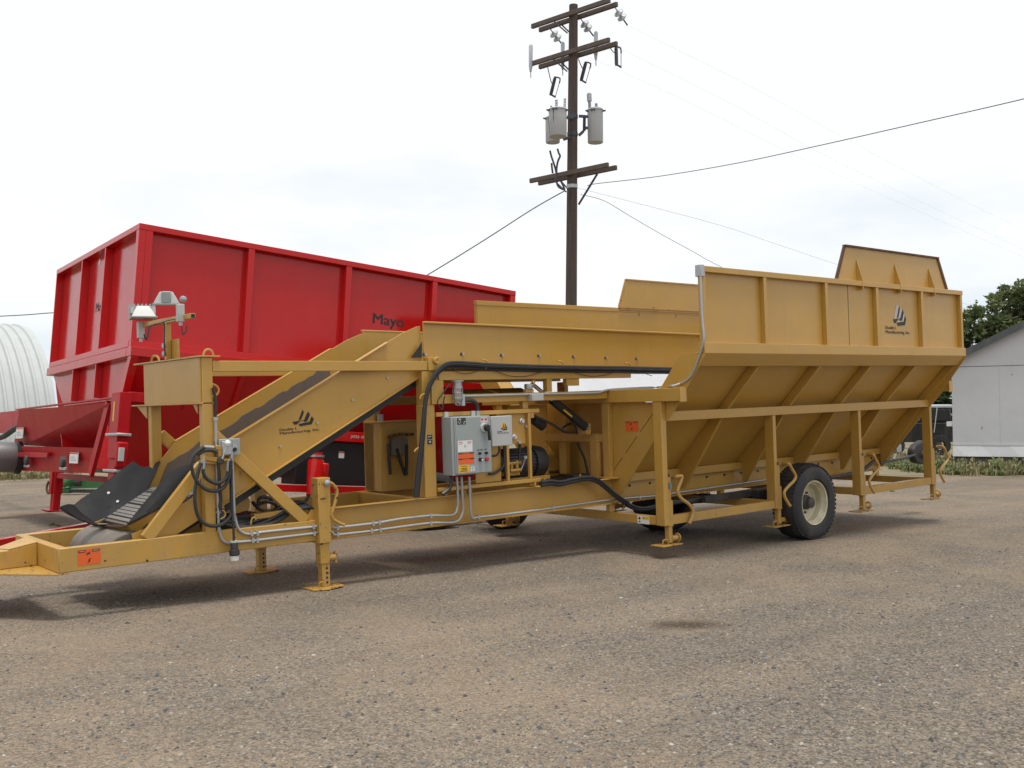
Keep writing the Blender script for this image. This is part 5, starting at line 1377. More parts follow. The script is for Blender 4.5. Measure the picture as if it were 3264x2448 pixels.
def blades(name, spots, mat, seed, label, cat, leafy=1):
    r = random.Random(seed)
    mb = MB()
    for (x, y, rad, h, cnt) in spots:
        for i in range(cnt):
            a = r.random() * 6.283; q = rad * math.sqrt(r.random())
            bx, by = x + math.cos(a) * q, y + math.sin(a) * q
            hh = h * (0.45 + 0.65 * r.random()) * (1.1 - 0.5 * q / rad)
            d = r.random() * 6.283; w = 0.010 + 0.016 * r.random()
            lx, ly = math.cos(d) * hh * 0.35 * r.random(), math.sin(d) * hh * 0.35 * r.random()
            ux, uy = -math.sin(d) * w, math.cos(d) * w
            mb.add([(bx - ux, by - uy, 0), (bx + ux, by + uy, 0), (bx + lx * 0.4 + ux * 0.8, by + ly * 0.4 + uy * 0.8, hh * 0.6), (bx + lx, by + ly, hh), (bx + lx * 0.4 - ux * 0.8, by + ly * 0.4 - uy * 0.8, hh * 0.6)], [(0, 1, 2, 3, 4)])
            for _k in range(leafy):
                z = hh * (0.25 + 0.75 * r.random()); s_ = 0.035 + 0.04 * r.random()
                ux, uy = math.cos(r.random() * 6.28) * 0.013, math.sin(r.random() * 6.28) * 0.013
                mb.add([(bx + lx * 0.6, by + ly * 0.6, z), (bx + lx * 0.6 + ux * 4, by + ly * 0.6 + uy * 4, z + s_), (bx + lx * 0.6 + ux * 2 + s_, by + ly * 0.6 + uy * 2, z + s_ * 1.6), (bx + lx * 0.6 + s_ * 0.6, by + ly * 0.6, z + s_ * 0.5)], [(0, 1, 2, 3)])
    o = mb.build(name, mat)
    tag(o, label, cat, kind='stuff')
    return o
def leafmat(name, c0, c1, trans=0.25):
    m, nt, b = mat_base(name)
    tc = nt.nodes.new('ShaderNodeTexCoord').outputs['Object']
    c = mixc(nt, ramp(nt, noise(nt, tc, 2.2, 5, 0.65), 0.35, 0.65), c0, c1)
    gi = nt.nodes.new('ShaderNodeNewGeometry')
    rr = nt.nodes.new('ShaderNodeMapRange')
    rr.inputs['To Min'].default_value = 0.65; rr.inputs['To Max'].default_value = 1.35
    nt.links.new(gi.outputs['Random Per Island'], rr.inputs['Value'])
    hs = nt.nodes.new('ShaderNodeHueSaturation')
    nt.links.new(rr.outputs[0], hs.inputs['Value'])
    nt.links.new(c, hs.inputs['Color'])
    nt.links.new(hs.outputs[0], b.inputs['Base Color'])
    b.inputs['Roughness'].default_value = 0.6
    b.inputs['Specular IOR Level'].default_value = 0.3
    tr = nt.nodes.new('ShaderNodeBsdfTranslucent')
    nt.links.new(hs.outputs[0], tr.inputs['Color'])
    mx = nt.nodes.new('ShaderNodeMixShader'); mx.inputs[0].default_value = trans
    o = nt.nodes['Material Output']
    nt.links.new(b.outputs[0], mx.inputs[1]); nt.links.new(tr.outputs[0], mx.inputs[2])
    nt.links.new(mx.outputs[0], o.inputs['Surface'])
    return m
WEED = leafmat('weed_green', (0.13, 0.175, 0.060), (0.24, 0.24, 0.115))
DRYG = leafmat('dry_grass', (0.34, 0.285, 0.165), (0.20, 0.19, 0.09))
rr_ = random.Random(11)
sp = [(p[0] + rr_.uniform(-0.3, 0.3), p[1] + rr_.uniform(-0.3, 0.3), rr_.uniform(0.2, 0.5), rr_.uniform(0.15, 0.62), 70) for p in [(22.633,5.614,0),(22.333,5.234,0),(22.246,4.878,0),(22.421,4.701,0),(22.656,4.683,0),(22.857,4.259,0),(22.854,4.044,0),(23.118,3.994,0),(23.228,3.665,0),(23.206,3.474,0),(23.218,3.25,0),(23.527,6.654,0),(23.701,6.995,0),(23.678,7.285,0),(23.135,6.3,0)]]
blades('weeds', sp, WEED, 2, 'green weeds growing along the white shed foundation', 'weeds', 5)
sp = []
for p in [(2.069,22.02,0),(2.303,21.991,0),(2.538,21.961,0),(2.809,21.898,0),(3.125,22.004,0),(3.402,21.94,0),(26.3,9.644,0),(27.43,9.83,0),(25.981,8.672,0),(26.656,8.603,0),(27.278,8.607,0),(26.265,7.747,0),(25.665,7.175,0),(25.894,6.936,0),(2.459,23.776,0),(2.889,23.801,0),(3.468,23.685,0),(24.058,6.107,0),(22.773,4.564,0),(23.085,3.811,0)]:
    for k in range(3):
        sp.append((p[0] + rr_.uniform(-0.8, 0.8), p[1] + rr_.uniform(-0.8, 0.8), rr_.uniform(0.4, 0.8), rr_.uniform(0.22, 0.5), 70))
blades('dry_grass', sp, DRYG, 3, 'dry straw coloured grass at the edge of the yard', 'grass')
sp = [(p[0], p[1], 0.06, 0.05, 14) for p in [(14.031,3.196,0),(14.017,2.968,0),(15.153,2.734,0),(-0.317,7.713,0),(-0.319,7.96,0)]]
blades('ground_weeds', sp, WEED, 5, 'small green weeds sprouting through the gravel', 'weeds', 0)

# ------------------------------------------------------------------ trees
BARK = paint('bark', (0.085, 0.065, 0.048), 0.9, dust=0.2, bump=0.1)
def tree(name, base, h, lobes, mat, seed, label, leaf=0.20, per=900):
    r = random.Random(seed)
    root = thing(name, label, 'tree', base)
    mb = MB()
    mb.tube([(0, 0, 0), (0.08, 0.05, h * 0.25), (-0.05, 0.1, h * 0.5), (0.05, 0.0, h * 0.8)], [0.28, 0.05], 10, 5)
    for (lx, ly, lz, lr) in lobes:
        mb.tube([(0, 0.03, h * 0.22), (lx * 0.45, ly * 0.45, lz * 0.65), (lx * 0.95, ly * 0.95, lz)], [0.12, 0.025], 7, 4)
        for k in range(4):
            a = r.random() * 6.283
            mb.tube([(lx * 0.6, ly * 0.6, lz * 0.75), (lx + math.cos(a) * lr * 0.5, ly + math.sin(a) * lr * 0.5, lz + r.uniform(-0.3, 0.5) * lr), (lx + math.cos(a) * lr * 0.9, ly + math.sin(a) * lr * 0.9, lz + r.uniform(-0.4, 0.8) * lr)], [0.05, 0.012], 5, 3)
    mb.build('trunk', BARK, root)
    L = MB()
    for (lx, ly, lz, lr) in lobes:
        cl = []
        for k in range(int(26 * lr)):
            u = Vector((r.gauss(0, 1), r.gauss(0, 1), r.gauss(0, 1))).normalized() * (lr * (0.45 + 0.6 * r.random()))
            cl.append((lx + u.x, ly + u.y, lz + u.z * 0.85, lr * r.uniform(0.13, 0.30)))
        for i in range(int(per * lr)):
            c = cl[r.randrange(len(cl))]
            q = Vector((r.gauss(0, 1), r.gauss(0, 1), r.gauss(0, 0.8))) * c[3] * 0.62
            p = Vector(c[:3]) + q
            s = leaf * r.uniform(0.5, 1.15)
            a = Vector((r.gauss(0, 1), r.gauss(0, 1), r.gauss(0, 0.7))).normalized() * s
            b = a.cross(Vector((r.gauss(0, 1), r.gauss(0, 1), r.gauss(0, 1)))).normalized() * s * 0.55
            L.add([p - a, p + b * 0.9, p + a, p - b], [(0, 1, 2, 3)])
    o = L.build('crown', mat, root)
    return root
LF1 = leafmat('dark_leaves', (0.085, 0.125, 0.042), (0.160, 0.190, 0.075), 0.35)
LF2 = leafmat('yellow_green_leaves', (0.085, 0.12, 0.018), (0.14, 0.165, 0.03), 0.3)
LF3 = leafmat('shrub_leaves', (0.030, 0.055, 0.015), (0.055, 0.085, 0.025), 0.2)
RT = Vector((0.7695, -0.6386, 0)); FWD = Vector((0.638, 0.769, 0))
def lob(lst):
    return [tuple(RT * a + FWD * b)[:2] + (z, r_) for a, b, z, r_ in lst]
b = [(51.291,16.605,-0.014)][0]
tree('leafy_tree', (b[0], b[1], 0), 9.0, lob([(0.9, 0, 8.1, 1.25), (-0.7, -0.3, 6.9, 1.35), (1.9, 0.5, 6.5, 1.6), (-2.4, 0.2, 5.9, 1.4), (-3.3, 0.1, 5.0, 1.2), (-0.2, -0.4, 5.0, 1.7), (-2.6, 0.3, 3.9, 1.3), (2.4, -0.2, 4.2, 1.8), (3.4, 0.3, 8.0, 1.3), (-1.2, 0, 3.4, 1.4), (4.2, 0.2, 6.0, 1.7)]), LF1, 21, 'tall dark green tree rising behind the white shed roof', 0.17, 1500)
b = [(40.799,10.982,0.581)][0]
tree('leafy_tree', (b[0], b[1], 0), 5.2, lob([(0.0, 0, 5.2, 0.8), (-0.55, 0.1, 4.4, 0.6), (0.6, 0.1, 4.7, 0.9), (-0.9, 0, 3.7, 0.55), (0.2, -0.2, 3.9, 0.8)]), LF2, 33, 'yellow green young tree just above the white shed roof edge', 0.12, 1500)
b = [(43.649,16.425,0.467)][0]
tree('leafy_shrub', (b[0], b[1], 0), 3.6, lob([(0.0, 0, 3.0, 0.9), (0.7, 0.1, 2.7, 0.8), (-0.9, 0, 2.6, 0.9), (0.3, 0.3, 1.8, 0.9), (-0.6, -0.1, 1.5, 0.9)]), LF3, 45, 'dark green shrub in the gap between hopper and white shed', 0.13, 1500)

# ------------------------------------------------------------------ white shed
shd = thing('storage_shed', 'white painted board shed with dark roof edge on concrete foundation', 'shed', (23.2, 5.40, 0))
gd_ = Vector((0.407, -0.914, 0)); sd_ = Vector((0.914, 0.407, 0))
def sp_(a, s, z):
    return tuple(gd_ * a + sd_ * s + Vector((0, 0, z)))
def wall_mat():
    m, nt, b = mat_base('weathered_white_boards')
    tc = nt.nodes.new('ShaderNodeTexCoord').outputs['Object']
    c = mixc(nt, noise(nt, tc, 1.2, 6, 0.6), (0.48, 0.49, 0.50), (0.58, 0.59, 0.60))
    st = ramp(nt, noise(nt, tc, 5.0, 5, 0.6, (3, 3, 0.12)), 0.60, 0.80)
    m1 = nt.nodes.new('ShaderNodeMath'); m1.operation = 'MULTIPLY'; m1.inputs[1].default_value = 0.25
    nt.links.new(st, m1.inputs[0])
    c = mixc(nt, m1.outputs[0], c, (0.27, 0.265, 0.26))
    kn = ramp(nt, noise(nt, tc, 6.0, 2, 0.5, (1.6, 1.6, 0.45)), 0.735, 0.76)
    c = mixc(nt, kn, c, (0.10, 0.09, 0.08))
    nt.links.new(c, b.inputs['Base Color'])
    b.inputs['Roughness'].default_value = 0.7
    bp = nt.nodes.new('ShaderNodeBump'); bp.inputs['Strength'].default_value = 0.3; bp.inputs['Distance'].default_value = 0.03
    nt.links.new(noise(nt, tc, 3, 4), bp.inputs['Height']); nt.links.new(bp.outputs[0], b.inputs['Normal'])
    return m
WM = wall_mat()
wd_, dp_ = 8.4, 9.0
ev, pk = 3.22, 5.35
w = MB().ext([sp_(0, 0, 0.78), sp_(wd_, 0, 0.78), sp_(wd_, 0, ev), sp_(wd_ / 2, 0, pk), sp_(0, 0, ev)], sd_ * 0.12).build('gable_wall', WM, shd)
MB().ext([sp_(0, 0.121, 0.46), sp_(0, dp_, 0.46), sp_(0, dp_, ev), sp_(0, 0.121, ev)], gd_ * 0.12).build('side_wall', WM, shd)
MB().ext([sp_(wd_, 0.121, 0.46), sp_(wd_, dp_, 0.46), sp_(wd_, dp_, ev), sp_(wd_, 0.121, ev)], gd_ * -0.12).build('side_wall', WM, shd)
mb = MB()
for i in range(24):
    a0 = wd_ * i / 24; a1 = wd_ * (i + 1) / 24
    f0 = 0.02 + 0.025 * math.sin(i * 1.3) + 0.02; f1 = 0.02 + 0.025 * math.sin((i + 1) * 1.3) + 0.02
    mb.add([sp_(a0, -0.01, 0.80), sp_(a1, -0.01, 0.80), sp_(a1, -0.06 - f1, 0.47), sp_(a0, -0.06 - f0, 0.47), sp_(a0, 0.05, 0.80), sp_(a1, 0.05, 0.80), sp_(a1, 0.05, 0.47), sp_(a0, 0.05, 0.47)], [(0, 1, 2, 3), (3, 2, 6, 7), (0, 3, 7, 4), (1, 5, 6, 2), (4, 7, 6, 5), (0, 4, 5, 1)])
mb.build('skirting', WM, shd)
MB().bar(sp_(0, -0.018, 0.795), sp_(wd_, -0.018, 0.795), 0.02, 0.035).build('batten', WM, shd)
MB().bar(sp_(0, -0.004, 3.02), sp_(wd_, -0.004, 3.02), 0.008, 0.012).build('board_joint', DKST, w)
for a in (1.22 * 1, 1.22 * 2, 1.22 * 3, 1.22 * 4, 1.22 * 5):
    MB().bar(sp_(a, -0.0015, 0.82), sp_(a, -0.0015, 3.0), 0.006, 0.003, (1, 0, 0)).build('panel_joint', LGREY, w)
CONC = paint('old_concrete', (0.135, 0.115, 0.098), 0.9, dust=0.4, bump=0.06)
MB().ext([sp_(0.02, 0.02, 0), sp_(wd_, 0.02, 0), sp_(wd_, 0.02, 0.455), sp_(0.02, 0.02, 0.455)], sd_ * 0.3).build('foundation', CONC, shd)
ROOF = paint('dark_roofing', (0.07, 0.075, 0.08), 0.8, dust=0.2)
rl = (pk - ev) / (wd_ / 2)
o1, o2 = -0.25, 0.0
for a0, a1, z0, z1 in ((-0.30, wd_ / 2, ev - 0.30 * rl, pk), (wd_ + 0.30, wd_ / 2, ev - 0.30 * rl, pk)):
    MB().ext([sp_(a0, -0.22, z0 + 0.02), sp_(a1, -0.22, z1 + 0.02), sp_(a1, dp_ + 0.2, z1 + 0.02), sp_(a0, dp_ + 0.2, z0 + 0.02)], (0, 0, 0.05)).build('roof', ROOF, shd)
    MB().ext([sp_(a0, -0.245, z0 - 0.11), sp_(a1, -0.245, z1 - 0.11), sp_(a1, -0.245, z1 + 0.085), sp_(a0, -0.245, z0 + 0.085)], sd_ * 0.024).build('fascia_board', ROOF, shd)
MB().ext([sp_(-0.16, 0.05, 1.32), sp_(-0.001, 0.05, 1.32), sp_(-0.001, 0.05, 1.46), sp_(-0.16, 0.05, 1.46)], sd_ * 0.15).build('meter_box', WHITE, shd, 0.006)

# ------------------------------------------------------------------ arched steel building on the left
qc = (RT * 0.66 - FWD * 0.75).normalized(); qa = (RT * -0.75 - FWD * 0.66).normalized()
E_ = V3([(6.84,40.231,5.953)][0])
qr = E_.z - 0.05
QM = paint('white_corrugated_steel', (0.46, 0.49, 0.49), 0.55, dust=0.12, bump=0.0)
qh = thing('arched_building', 'white corrugated arched steel building at the left edge behind red hopper', 'building', (E_.x, E_.y, 0))
mb = MB()
nA, pitch, nL = 40, 0.40, 60
vs, fs = [], []
prof = [(0.0, 0.0), (0.30, 0.0), (0.35, 0.055), (0.42, 0.055), (0.47, 0.0)]
ts = []
for i in range(nL):
    for t, dd_ in ((0.0, 0.0), (0.22, 0.0), (0.27, 0.08), (0.35, 0.08)):
        ts.append((i * pitch + t, dd_))
for (t, dd_) in ts:
    for k in range(nA + 1):
        th = math.pi * k / nA
        rr2 = qr + dd_
        vs.append(qa * t + qc * (math.cos(th) * rr2 * 0.98) + Vector((0, 0, math.sin(th) * rr2)))
for i in range(len(ts) - 1):
    for k in range(nA):
        fs.append((i * (nA + 1) + k, i * (nA + 1) + k + 1, (i + 1) * (nA + 1) + k + 1, (i + 1) * (nA + 1) + k))
mb.add(vs, fs)
mb.build('arched_shell', QM, qh, sharp=25)
ew = [tuple(qa * 0.1 + qc * (math.cos(math.pi * k / nA) * qr * 0.975) + Vector((0, 0, math.sin(math.pi * k / nA) * qr * 0.995))) for k in range(nA + 1)]
MB().ext(ew, qa * 0.1).build('end_wall', QM, qh)

# ------------------------------------------------------------------ utility pole
PB, PT = V3((14.459, 12.07, 0)), V3((14.296, 11.601, 13.22))
pole = thing('utility_pole', 'brown wooden utility pole with three pairs of crossarms and grey transformers', 'utility pole', PB)
WOOD = paint('weathered_pole_wood', (0.095, 0.068, 0.054), 0.85, grain=0.7, dust=0.25, dustcol=(0.17, 0.14, 0.12), bump=0.08)
ARM = paint('crossarm_wood', (0.105, 0.080, 0.066), 0.85, dust=0.25, dustcol=(0.2, 0.17, 0.15), bump=0.06)
PORC = paint('grey_porcelain', (0.44, 0.47, 0.50), 0.3, dust=0.1, bump=0.0)
TANK = paint('transformer_grey', (0.42, 0.43, 0.43), 0.45, dust=0.15, bump=0.0)
DARKF = paint('dark_fitting', (0.05, 0.05, 0.065), 0.5, dust=0.05, bump=0.0)
def pl_at(z):
    t = z / 13.22
    return (PT - PB) * t + Vector((0, 0, 0))
def prad(z):
    return 0.185 - 0.062 * z / 13.22
MB().tube([(0, 0, -0.3), tuple(pl_at(4.0)), tuple(pl_at(9.0)), tuple(pl_at(13.22))], [0.187, 0.122], 20, 4).build('pole', WOOD, pole)
aD = Vector((0.166, -0.986, 0)); aP = Vector((0.986, 0.166, 0))
zl = [p[2] for p in [(14.329,11.588,12.921),(14.362,11.609,11.846),(14.369,11.758,8.462)]]
arms = []
for z in zl:
    for s in (-1, 1):
        c = pl_at(z) + aP * (s * (prad(z) + 0.05))
        MB().bar(c - aD * 1.37, c + aD * 1.37, 0.09, 0.125).build('crossarm', ARM, pole, 0.006)
    for s in (-1, 1):
        MB().tube([tuple(pl_at(z) + aP * (s * 0.2) - aD * 0.55 + Vector((0, 0, -0.07))), tuple(pl_at(z) + aP * (s * 0.13) - aD * 0.12 + Vector((0, 0, -0.50)))], 0.022, 6, 1).build('arm_brace', DARKF, pole)
MB().tube([tuple(pl_at(zl[2]) + aP * 0.2 + aD * 0.72 + Vector((0, 0, -0.07))), tuple(pl_at(zl[2]) + aP * 0.13 + aD * 0.12 + Vector((0, 0, -0.85)))], 0.03, 6, 1).build('arm_brace', DARKF, pole)
ends = []
for t in (1.27, 0.10, -1.0):
    z = zl[0]
    a = pl_at(z) + aP * (prad(z) + 0.10) + aD * t + Vector((0, 0, -0.06))
    dn = (aP * 0.80 + Vector((0, 0, -0.42))).normalized()
    ins = MB().tube([tuple(a), tuple(a + dn * 0.16)], 0.018, 6, 1)
    for h in (0.14, 0.31):
        ins.lathe([(0.03, -0.03), (0.055, 0.0), (0.135, 0.035), (0.14, 0.055), (0.10, 0.085), (0.05, 0.10), (0.03, 0.14)], a + dn * h, dn, 18)
    o = ins.build('insulator_string', PORC, pole)
    MB().tube([tuple(a + dn * 0.44), tuple(a + dn * 0.66)], 0.022, 6, 1).build('wire_clamp', DARKF, o)
    ends.append(PB + a + dn * 0.66)
for t, s in ((-1.36, -1), (-0.55, 1), (0.62, 1)):
    z = zl[1]
    c = pl_at(z) + aP * (s * (prad(z) + 0.10)) + aD * t
    mb = MB().lathe([(0.03, -0.25), (0.055, -0.10), (0.06, 0.50), (0.03, 0.55)], c, (0.02, 0.0, 1), 12)
    mb.tube([tuple(c + Vector((0, 0, -0.25))), tuple(c + Vector((0, 0, -0.42)))], 0.016, 5, 1)
    mb.build('surge_arrester', PORC, pole)
for t, s, dz, tilt in ((-0.95, 1, -0.62, 0.35), (0.15, 1, -0.45, 0.35), (1.27, 1, -0.28, -0.02)):
    z = zl[1] + dz
    c = pl_at(z) + aP * (prad(z) + 0.16) + aD * t
    ax = (Vector((0, 0, 1)) + aD * tilt * 1.0).normalized()
    mb = MB().lathe([(0.04, -0.27), (0.05, -0.2), (0.05, 0.2), (0.035, 0.27)], c, ax, 10)
    mb.tube([tuple(c + ax * 0.26), tuple(c + ax * 0.28 + aP * 0.22), tuple(c + ax * 0.14 + aP * 0.24)], 0.022, 6, 2)
    mb.tube([tuple(c - ax * 0.24), tuple(c - ax * 0.26 + aP * 0.22)], 0.026, 6, 1)
    mb.tube([tuple(c + ax * 0.20 + aP * 0.24), tuple(c - ax * 0.24 + aP * 0.22)], 0.010, 6, 1)
    mb.tube([tuple(c + ax * 0.05), tuple(c + ax * 0.16 + aD * -0.12), tuple(pl_at(zl[1]) + aP * (prad(z) + 0.10) + aD * (t - 0.15) + Vector((0, 0, -0.06)))], 0.013, 6, 3)
    mb.build('fuse_cutout', DARKF, pole)
# transformers
def transformer(u0, u1, vt, vb, dep, kind):
    pass
def xfm(base, top, r_, bush):
    b_, t_ = V3(base) - PB, V3(top) - PB
    h = t_.z - b_.z
    T = MB().lathe([(r_ * 0.93, 0.0), (r_ * 0.97, 0.02), (r_ * 0.98, h * 0.92), (r_ * 1.06, h * 0.925), (r_ * 1.06, h * 0.95), (r_ * 0.95, h * 0.985), (0.05, h)], b_, (0, 0, 1), 28).build('transformer', TANK, pole)
    for (dx, dz, hh, rr3) in bush:
        c = Vector((b_.x, b_.y, t_.z - 0.05)) + RT * dx
        prof_ = []
        for i in range(7):
            prof_ += [(rr3 * 0.65, hh * i / 7), (rr3, hh * (i + 0.5) / 7)]
        prof_ += [(rr3 * 0.6, hh)]
        if dz:
            prof_ += [(rr3 * 1.4, hh + 0.02), (rr3 * 1.4, hh + dz), (rr3 * 0.9, hh + dz + 0.03)]
        MB().lathe(prof_, c, Vector((dx * 0.3, 0, 1)), 12).build('bushing', PORC, T)
    mb = MB()
    for k in (-0.95, -0.55, -0.2, 0.95):
        c = Vector((b_.x, b_.y, b_.z + h * 0.90)) + RT * (r_ * k) - FWD * (r_ * math.sqrt(max(0, 1.05 - k * k)))
        mb.cyl(c, c + RT * (0.06 if abs(k) > 0.9 else 0.0) * (1 if k > 0 else -1) - FWD * 0.05, 0.025, 8)
    mb.build('terminal', DARKF, T)
    return T
x1 = [(13.622,11.556,9.352),(13.608,11.532,10.137)]
T1 = xfm(x1[0], x1[1], 0.255, [(-0.17, 0, 0.13, 0.03), (-0.03, 0, 0.30, 0.045), (0.19, 0, 0.34, 0.04)])
x2 = [(14.118,12.312,9.438),(14.105,12.289,10.178)]
T2 = xfm(x2[0], x2[1], 0.21, [])
x3 = [(14.841,11.325,9.348),(14.824,11.295,10.318)]
T3 = xfm(x3[0], x3[1], 0.225, [(-0.15, 0.22, 0.24, 0.05), (0.03, 0, 0.20, 0.045)])
for p0, p1 in (([(14.468,11.601,10.1)][0], [(14.672,11.432,10.081)][0]), ([(14.478,11.617,9.554)][0], [(14.577,11.529,9.676)][0]), ([(14.59,11.5,10.082)][0], [(14.591,11.518,9.676)][0]), ([(14.596,11.509,9.764)][0], [(14.684,11.436,9.764)][0]), ([(14.073,11.829,9.414)][0], [(14.308,11.63,9.526)][0]), ([(14.029,11.71,9.998)][0], [(14.231,11.542,9.996)][0])):
    MB().bar(V3(p0) - PB, V3(p1) - PB, 0.05, 0.075).build('mounting_bracket', DARKF, pole, 0.004)
for z in ([(14.333,11.714,10.084)][0][2], [(14.342,11.729,9.59)][0][2], [(14.368,11.774,8.118)][0][2]):
    MB().lathe([(prad(z) + 0.012, -0.05), (prad(z) + 0.012, 0.05)], pl_at(z), (0, 0, 1), 20).build('pole_band', DARKF if z > 8.5 else GALV, pole)
for pts in ([(13.596,11.853,9.028),(13.632,11.831,8.854),(13.682,11.797,8.68),(13.733,11.765,8.462),(13.749,11.758,8.332),(13.724,11.784,8.201)], [(13.755,11.719,9.079),(13.784,11.7,8.957),(13.813,11.68,8.87),(13.769,11.724,8.722),(13.746,11.753,8.505),(13.756,11.752,8.332)], [(13.636,11.836,8.68),(13.652,11.83,8.506),(13.667,11.822,8.402)], [(13.752,11.763,8.158),(13.795,11.734,8.027),(13.896,11.653,7.948)], [(13.845,11.685,8.175),(13.894,11.65,8.053),(13.93,11.626,7.939)]):
    MB().tube([tuple(V3(p) - PB) for p in pts], 0.028, 6, 4).build('drop_wire', DARKF, pole)
for pts in ([(13.376,11.47,10.033),(13.396,11.469,9.69),(13.434,11.451,9.382)], [(13.281,11.558,9.819),(13.306,11.551,9.519),(13.323,11.546,9.331)]):
    MB().tube([tuple(V3(p) - PB) for p in pts], 0.008, 5, 3).build('ground_wire', DARKF, pole)
MB().box(*[q for q in (0, 0.01, 0, 0.01, -0.31, -0.305)]).build('pole_butt', WOOD, pole)

WIRE = paint('weathered_wire', (0.10, 0.105, 0.115), 0.6, dust=0.0, bump=0.0)
def wire(pts, r_, label, group=None, sub=10):
    o = MB().tube(pts, r_, 5, sub).build('overhead_wire', WIRE)
    return tag(o, label, 'wire', group)
w1 = [(14.079,11.761,7.968)][0]
wire([w1] + [(13.205,12.122,7.402)] + [(12.231,12.573,6.685)] + [(11.461,12.978,6.117)] + [(10.701,13.374,5.574)] + [(9.389,14.116,4.629)] + [(7.881,14.766,3.558)], 0.016, 'thick twisted service cable dropping from pole to behind red hopper')
wire([(14.687,11.508,8.142),(14.909,11.321,8.202)] + [(14.733,8.879,7.91)] + [(14.686,6.326,7.732)] + [(14.501,3.883,7.612)] + [(14.201,1.538,7.483)] + [(14.213,-0.552,7.459)] + [(14.149,-2.32,7.469)], 0.010, 'black overhead cable rising from pole to the upper right edge')
wire([(14.542,11.64,7.897),(15.054,11.223,7.717)] + [(16.366,11.445,7.474)] + [(17.83,11.546,7.124)] + [(19.266,11.668,6.825)] + [(20.763,11.742,6.474)] + [(24.089,11.618,5.675)] + [(27.547,11.385,4.882)], 0.008, 'thin overhead cable dropping from pole toward the hopper top right')
wire([(14.505,11.663,8.073)] + [(20.684,11.746,7.814)] + [(25.574,12.888,7.842)] + [(30.991,13.601,7.639)] + [(39.379,14.456,7.292)] + [(51.001,15.234,6.808)], 0.004, 'faint thin line passing behind the raised hopper flap')
wire([(3.011,36.917,5.727),(4.948,35.304,5.839),(5.82,34.578,5.896),(6.594,33.932,5.966),(8.821,32.077,6.101)], 0.02, 'black cable crossing the sky left of the red hopper')
wire([tuple(ends[0])] + [(20.829,10.145,11.76)] + [(27.734,9.672,10.511)] + [(37.561,9.375,9.233)] + [(47.632,7.614,7.088)], 0.0012, 'highest of three faint conductors descending to the right')
wire([tuple(ends[1])] + [(19.932,10.901,11.523)] + [(26.592,10.626,10.376)] + [(38.606,9.835,8.626)] + [(48.781,7.982,6.615)], 0.0012, 'middle of three faint conductors descending to the right')
wire([tuple(ends[2])] + [(19.107,11.589,11.45)] + [(25.742,11.329,10.437)] + [(39.644,10.282,8.455)] + [(49.923,8.34,6.495)], 0.0012, 'lowest of three faint conductors descending to the right')

# ------------------------------------------------------------------ small things in the background
GRN = paint('green_implement_paint', (0.015, 0.13, 0.030), 0.35, dust=0.15)
LGRN = paint('pale_green_plate', (0.25, 0.42, 0.28), 0.5, dust=0.2)
gb_ = V3([(2.08,14.596,0)][0])
gi = thing('farm_implement', 'low green farm implement on the gravel behind the red hopper leg', 'implement', gb_)
def gp(u, v, d=21.8):
    return None
def rel(pts):
    return [V3(p) - gb_ for p in pts]
q = rel([(1.601,14.671,0.192),(2.52,13.907,0.24),(1.702,14.588,0.184),(1.885,14.431,0.286),(2.072,14.281,0.182),(2.364,14.043,0.097),(1.678,14.615,0.034),(1.763,14.544,0.033),(2.523,13.913,0.028),(1.809,14.503,0.115)])
MB().bar(q[0] + Vector((0, 0, 0.03)), q[1], 0.14, 0.17).build('main_beam', GRN, gi, 0.01)
MB().cyl(q[2] + Vector((0, 0, 0.05)), q[3] + Vector((0, 0, 0.06)), 0.13, 18).build('gear_drum', GRN, gi)
MB().cyl(q[3] + Vector((0, 0, 0.0)), q[3] + RT * 0.16, 0.12, 16).build('bearing_housing', DKST, gi)
MB().bar(q[9], q[5], 0.10, 0.03).build('rail_plate', LGRN, gi)
MB().bar(q[6] + Vector((0, 0, 0.16)), q[9] + Vector((0, 0, 0.1)), 0.2, 0.12).build('side_plate', LGRN, gi, 0.01)
MB().bar(q[6] + Vector((0, 0, 0.05)), q[6] + RT * 0.18 + Vector((0, 0, 0.05)), 0.16, 0.10).build('skid_foot', GRN, gi, 0.01)
MB().bar(q[7] + Vector((0, 0, 0.05)), q[8] + Vector((0, 0, 0.04)), 0.12, 0.07).build('lower_rail', DKST, gi, 0.01)
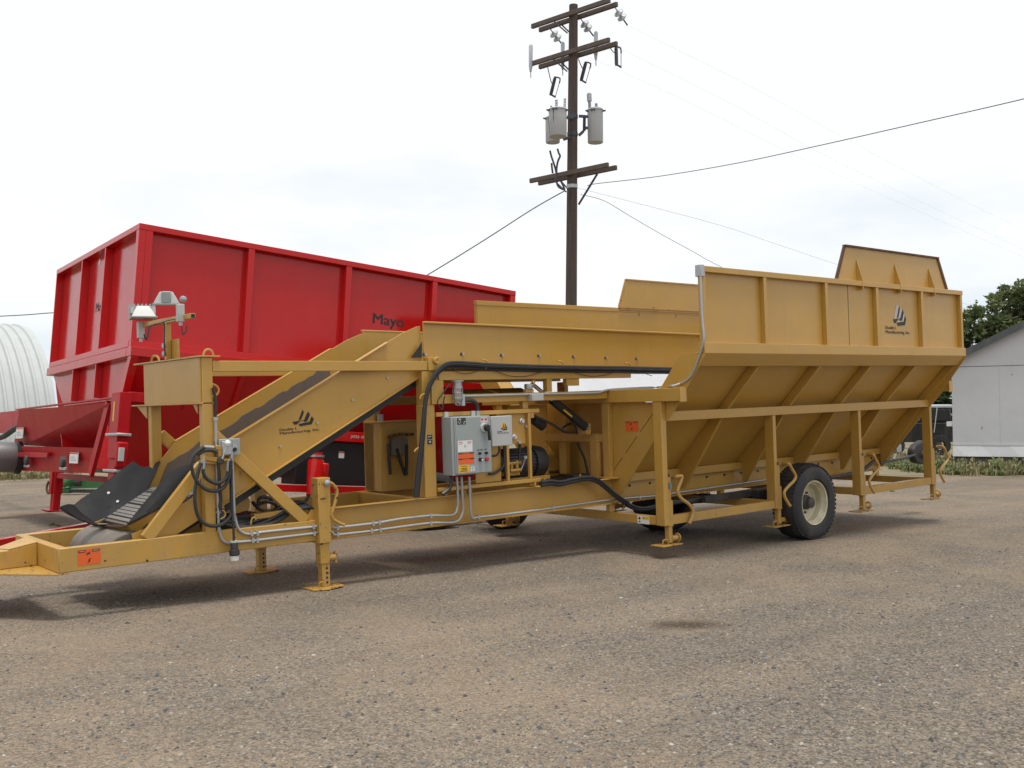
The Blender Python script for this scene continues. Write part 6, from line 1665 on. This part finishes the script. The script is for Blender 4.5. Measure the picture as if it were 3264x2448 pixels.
# dark truck parked beyond the shed corner
tb = V3([(34.958,11.963,-0.129)][0]); tb.z = 0
tk = thing('parked_truck', 'dark parked truck with pale roof seen between hopper leg and shed', 'truck', tb)
def tbx(a0, a1, b0, b1, z0, z1, nm, mt, par=None, bv=0.03):
    mb = MB()
    mb.ext([RT * a0 + FWD * b0 + Vector((0, 0, z0)), RT * a1 + FWD * b0 + Vector((0, 0, z0)), RT * a1 + FWD * b1 + Vector((0, 0, z0)), RT * a0 + FWD * b1 + Vector((0, 0, z0))], (0, 0, z1 - z0))
    return mb.build(nm, mt, par or tk, bv)
TDK = paint('dark_truck_paint', (0.022, 0.024, 0.026), 0.3, dust=0.15)
tbx(-2.2, 0.75, 0, 1.9, 0.55, 1.35, 'body', TDK)
tbx(-0.6, 0.70, 0.08, 1.82, 1.351, 1.95, 'cab', TDK, None, 0.08)
tbx(-0.62, 0.74, 0.05, 1.85, 1.951, 2.10, 'roof', paint('pale_roof', (0.45, 0.52, 0.56), 0.5), None, 0.05)
tbx(-0.45, 0.55, 0.06, 0.079, 1.45, 1.85, 'side_window', PLATE, None, 0)
for a in (-1.7, 0.2):
    wv = RT * a + Vector((0, 0, 0.42))
    MB().lathe([(0.20, 0.0), (0.40, 0.0), (0.42, 0.03), (0.42, 0.2), (0.40, 0.23), (0.2, 0.23)], wv - FWD * 0.02, FWD, 24, True).build('wheel', TYRE, tk)
MB().tube([tuple(RT * 0.05 + Vector((0, 0, 2.0)) - FWD * 0.06), tuple(RT * -0.12 + Vector((0, 0, 0.95)) - FWD * 0.1)], 0.02, 6, 1).build('grab_rail', LGREY, tk)
# red bar lying behind the yellow front frame
pr = [(-1.802,5.539,0.035)] + [(-0.071,6.701,0.09)]
rb = thing('steel_drawbar', 'red steel drawbar lying low behind the yellow front frame', 'drawbar', (pr[0][0], pr[0][1], 0))
a, b_ = V3(pr[0]) - rb.location, V3(pr[1]) - rb.location
MB().bar(a, b_, 0.10, 0.085).build('tube', RED, rb, 0.006)
MB().bar((b_.x, b_.y, 0.0), b_ - Vector((0, 0, 0.04)), 0.08, 0.08, (1, 0, 0)).build('prop_stand', RED, rb, 0.004)
MB().bar((a.x, a.y, 0.0), a - Vector((0, 0, 0.04)), 0.08, 0.08, (1, 0, 0)).build('prop_stand', RED, rb, 0.004)
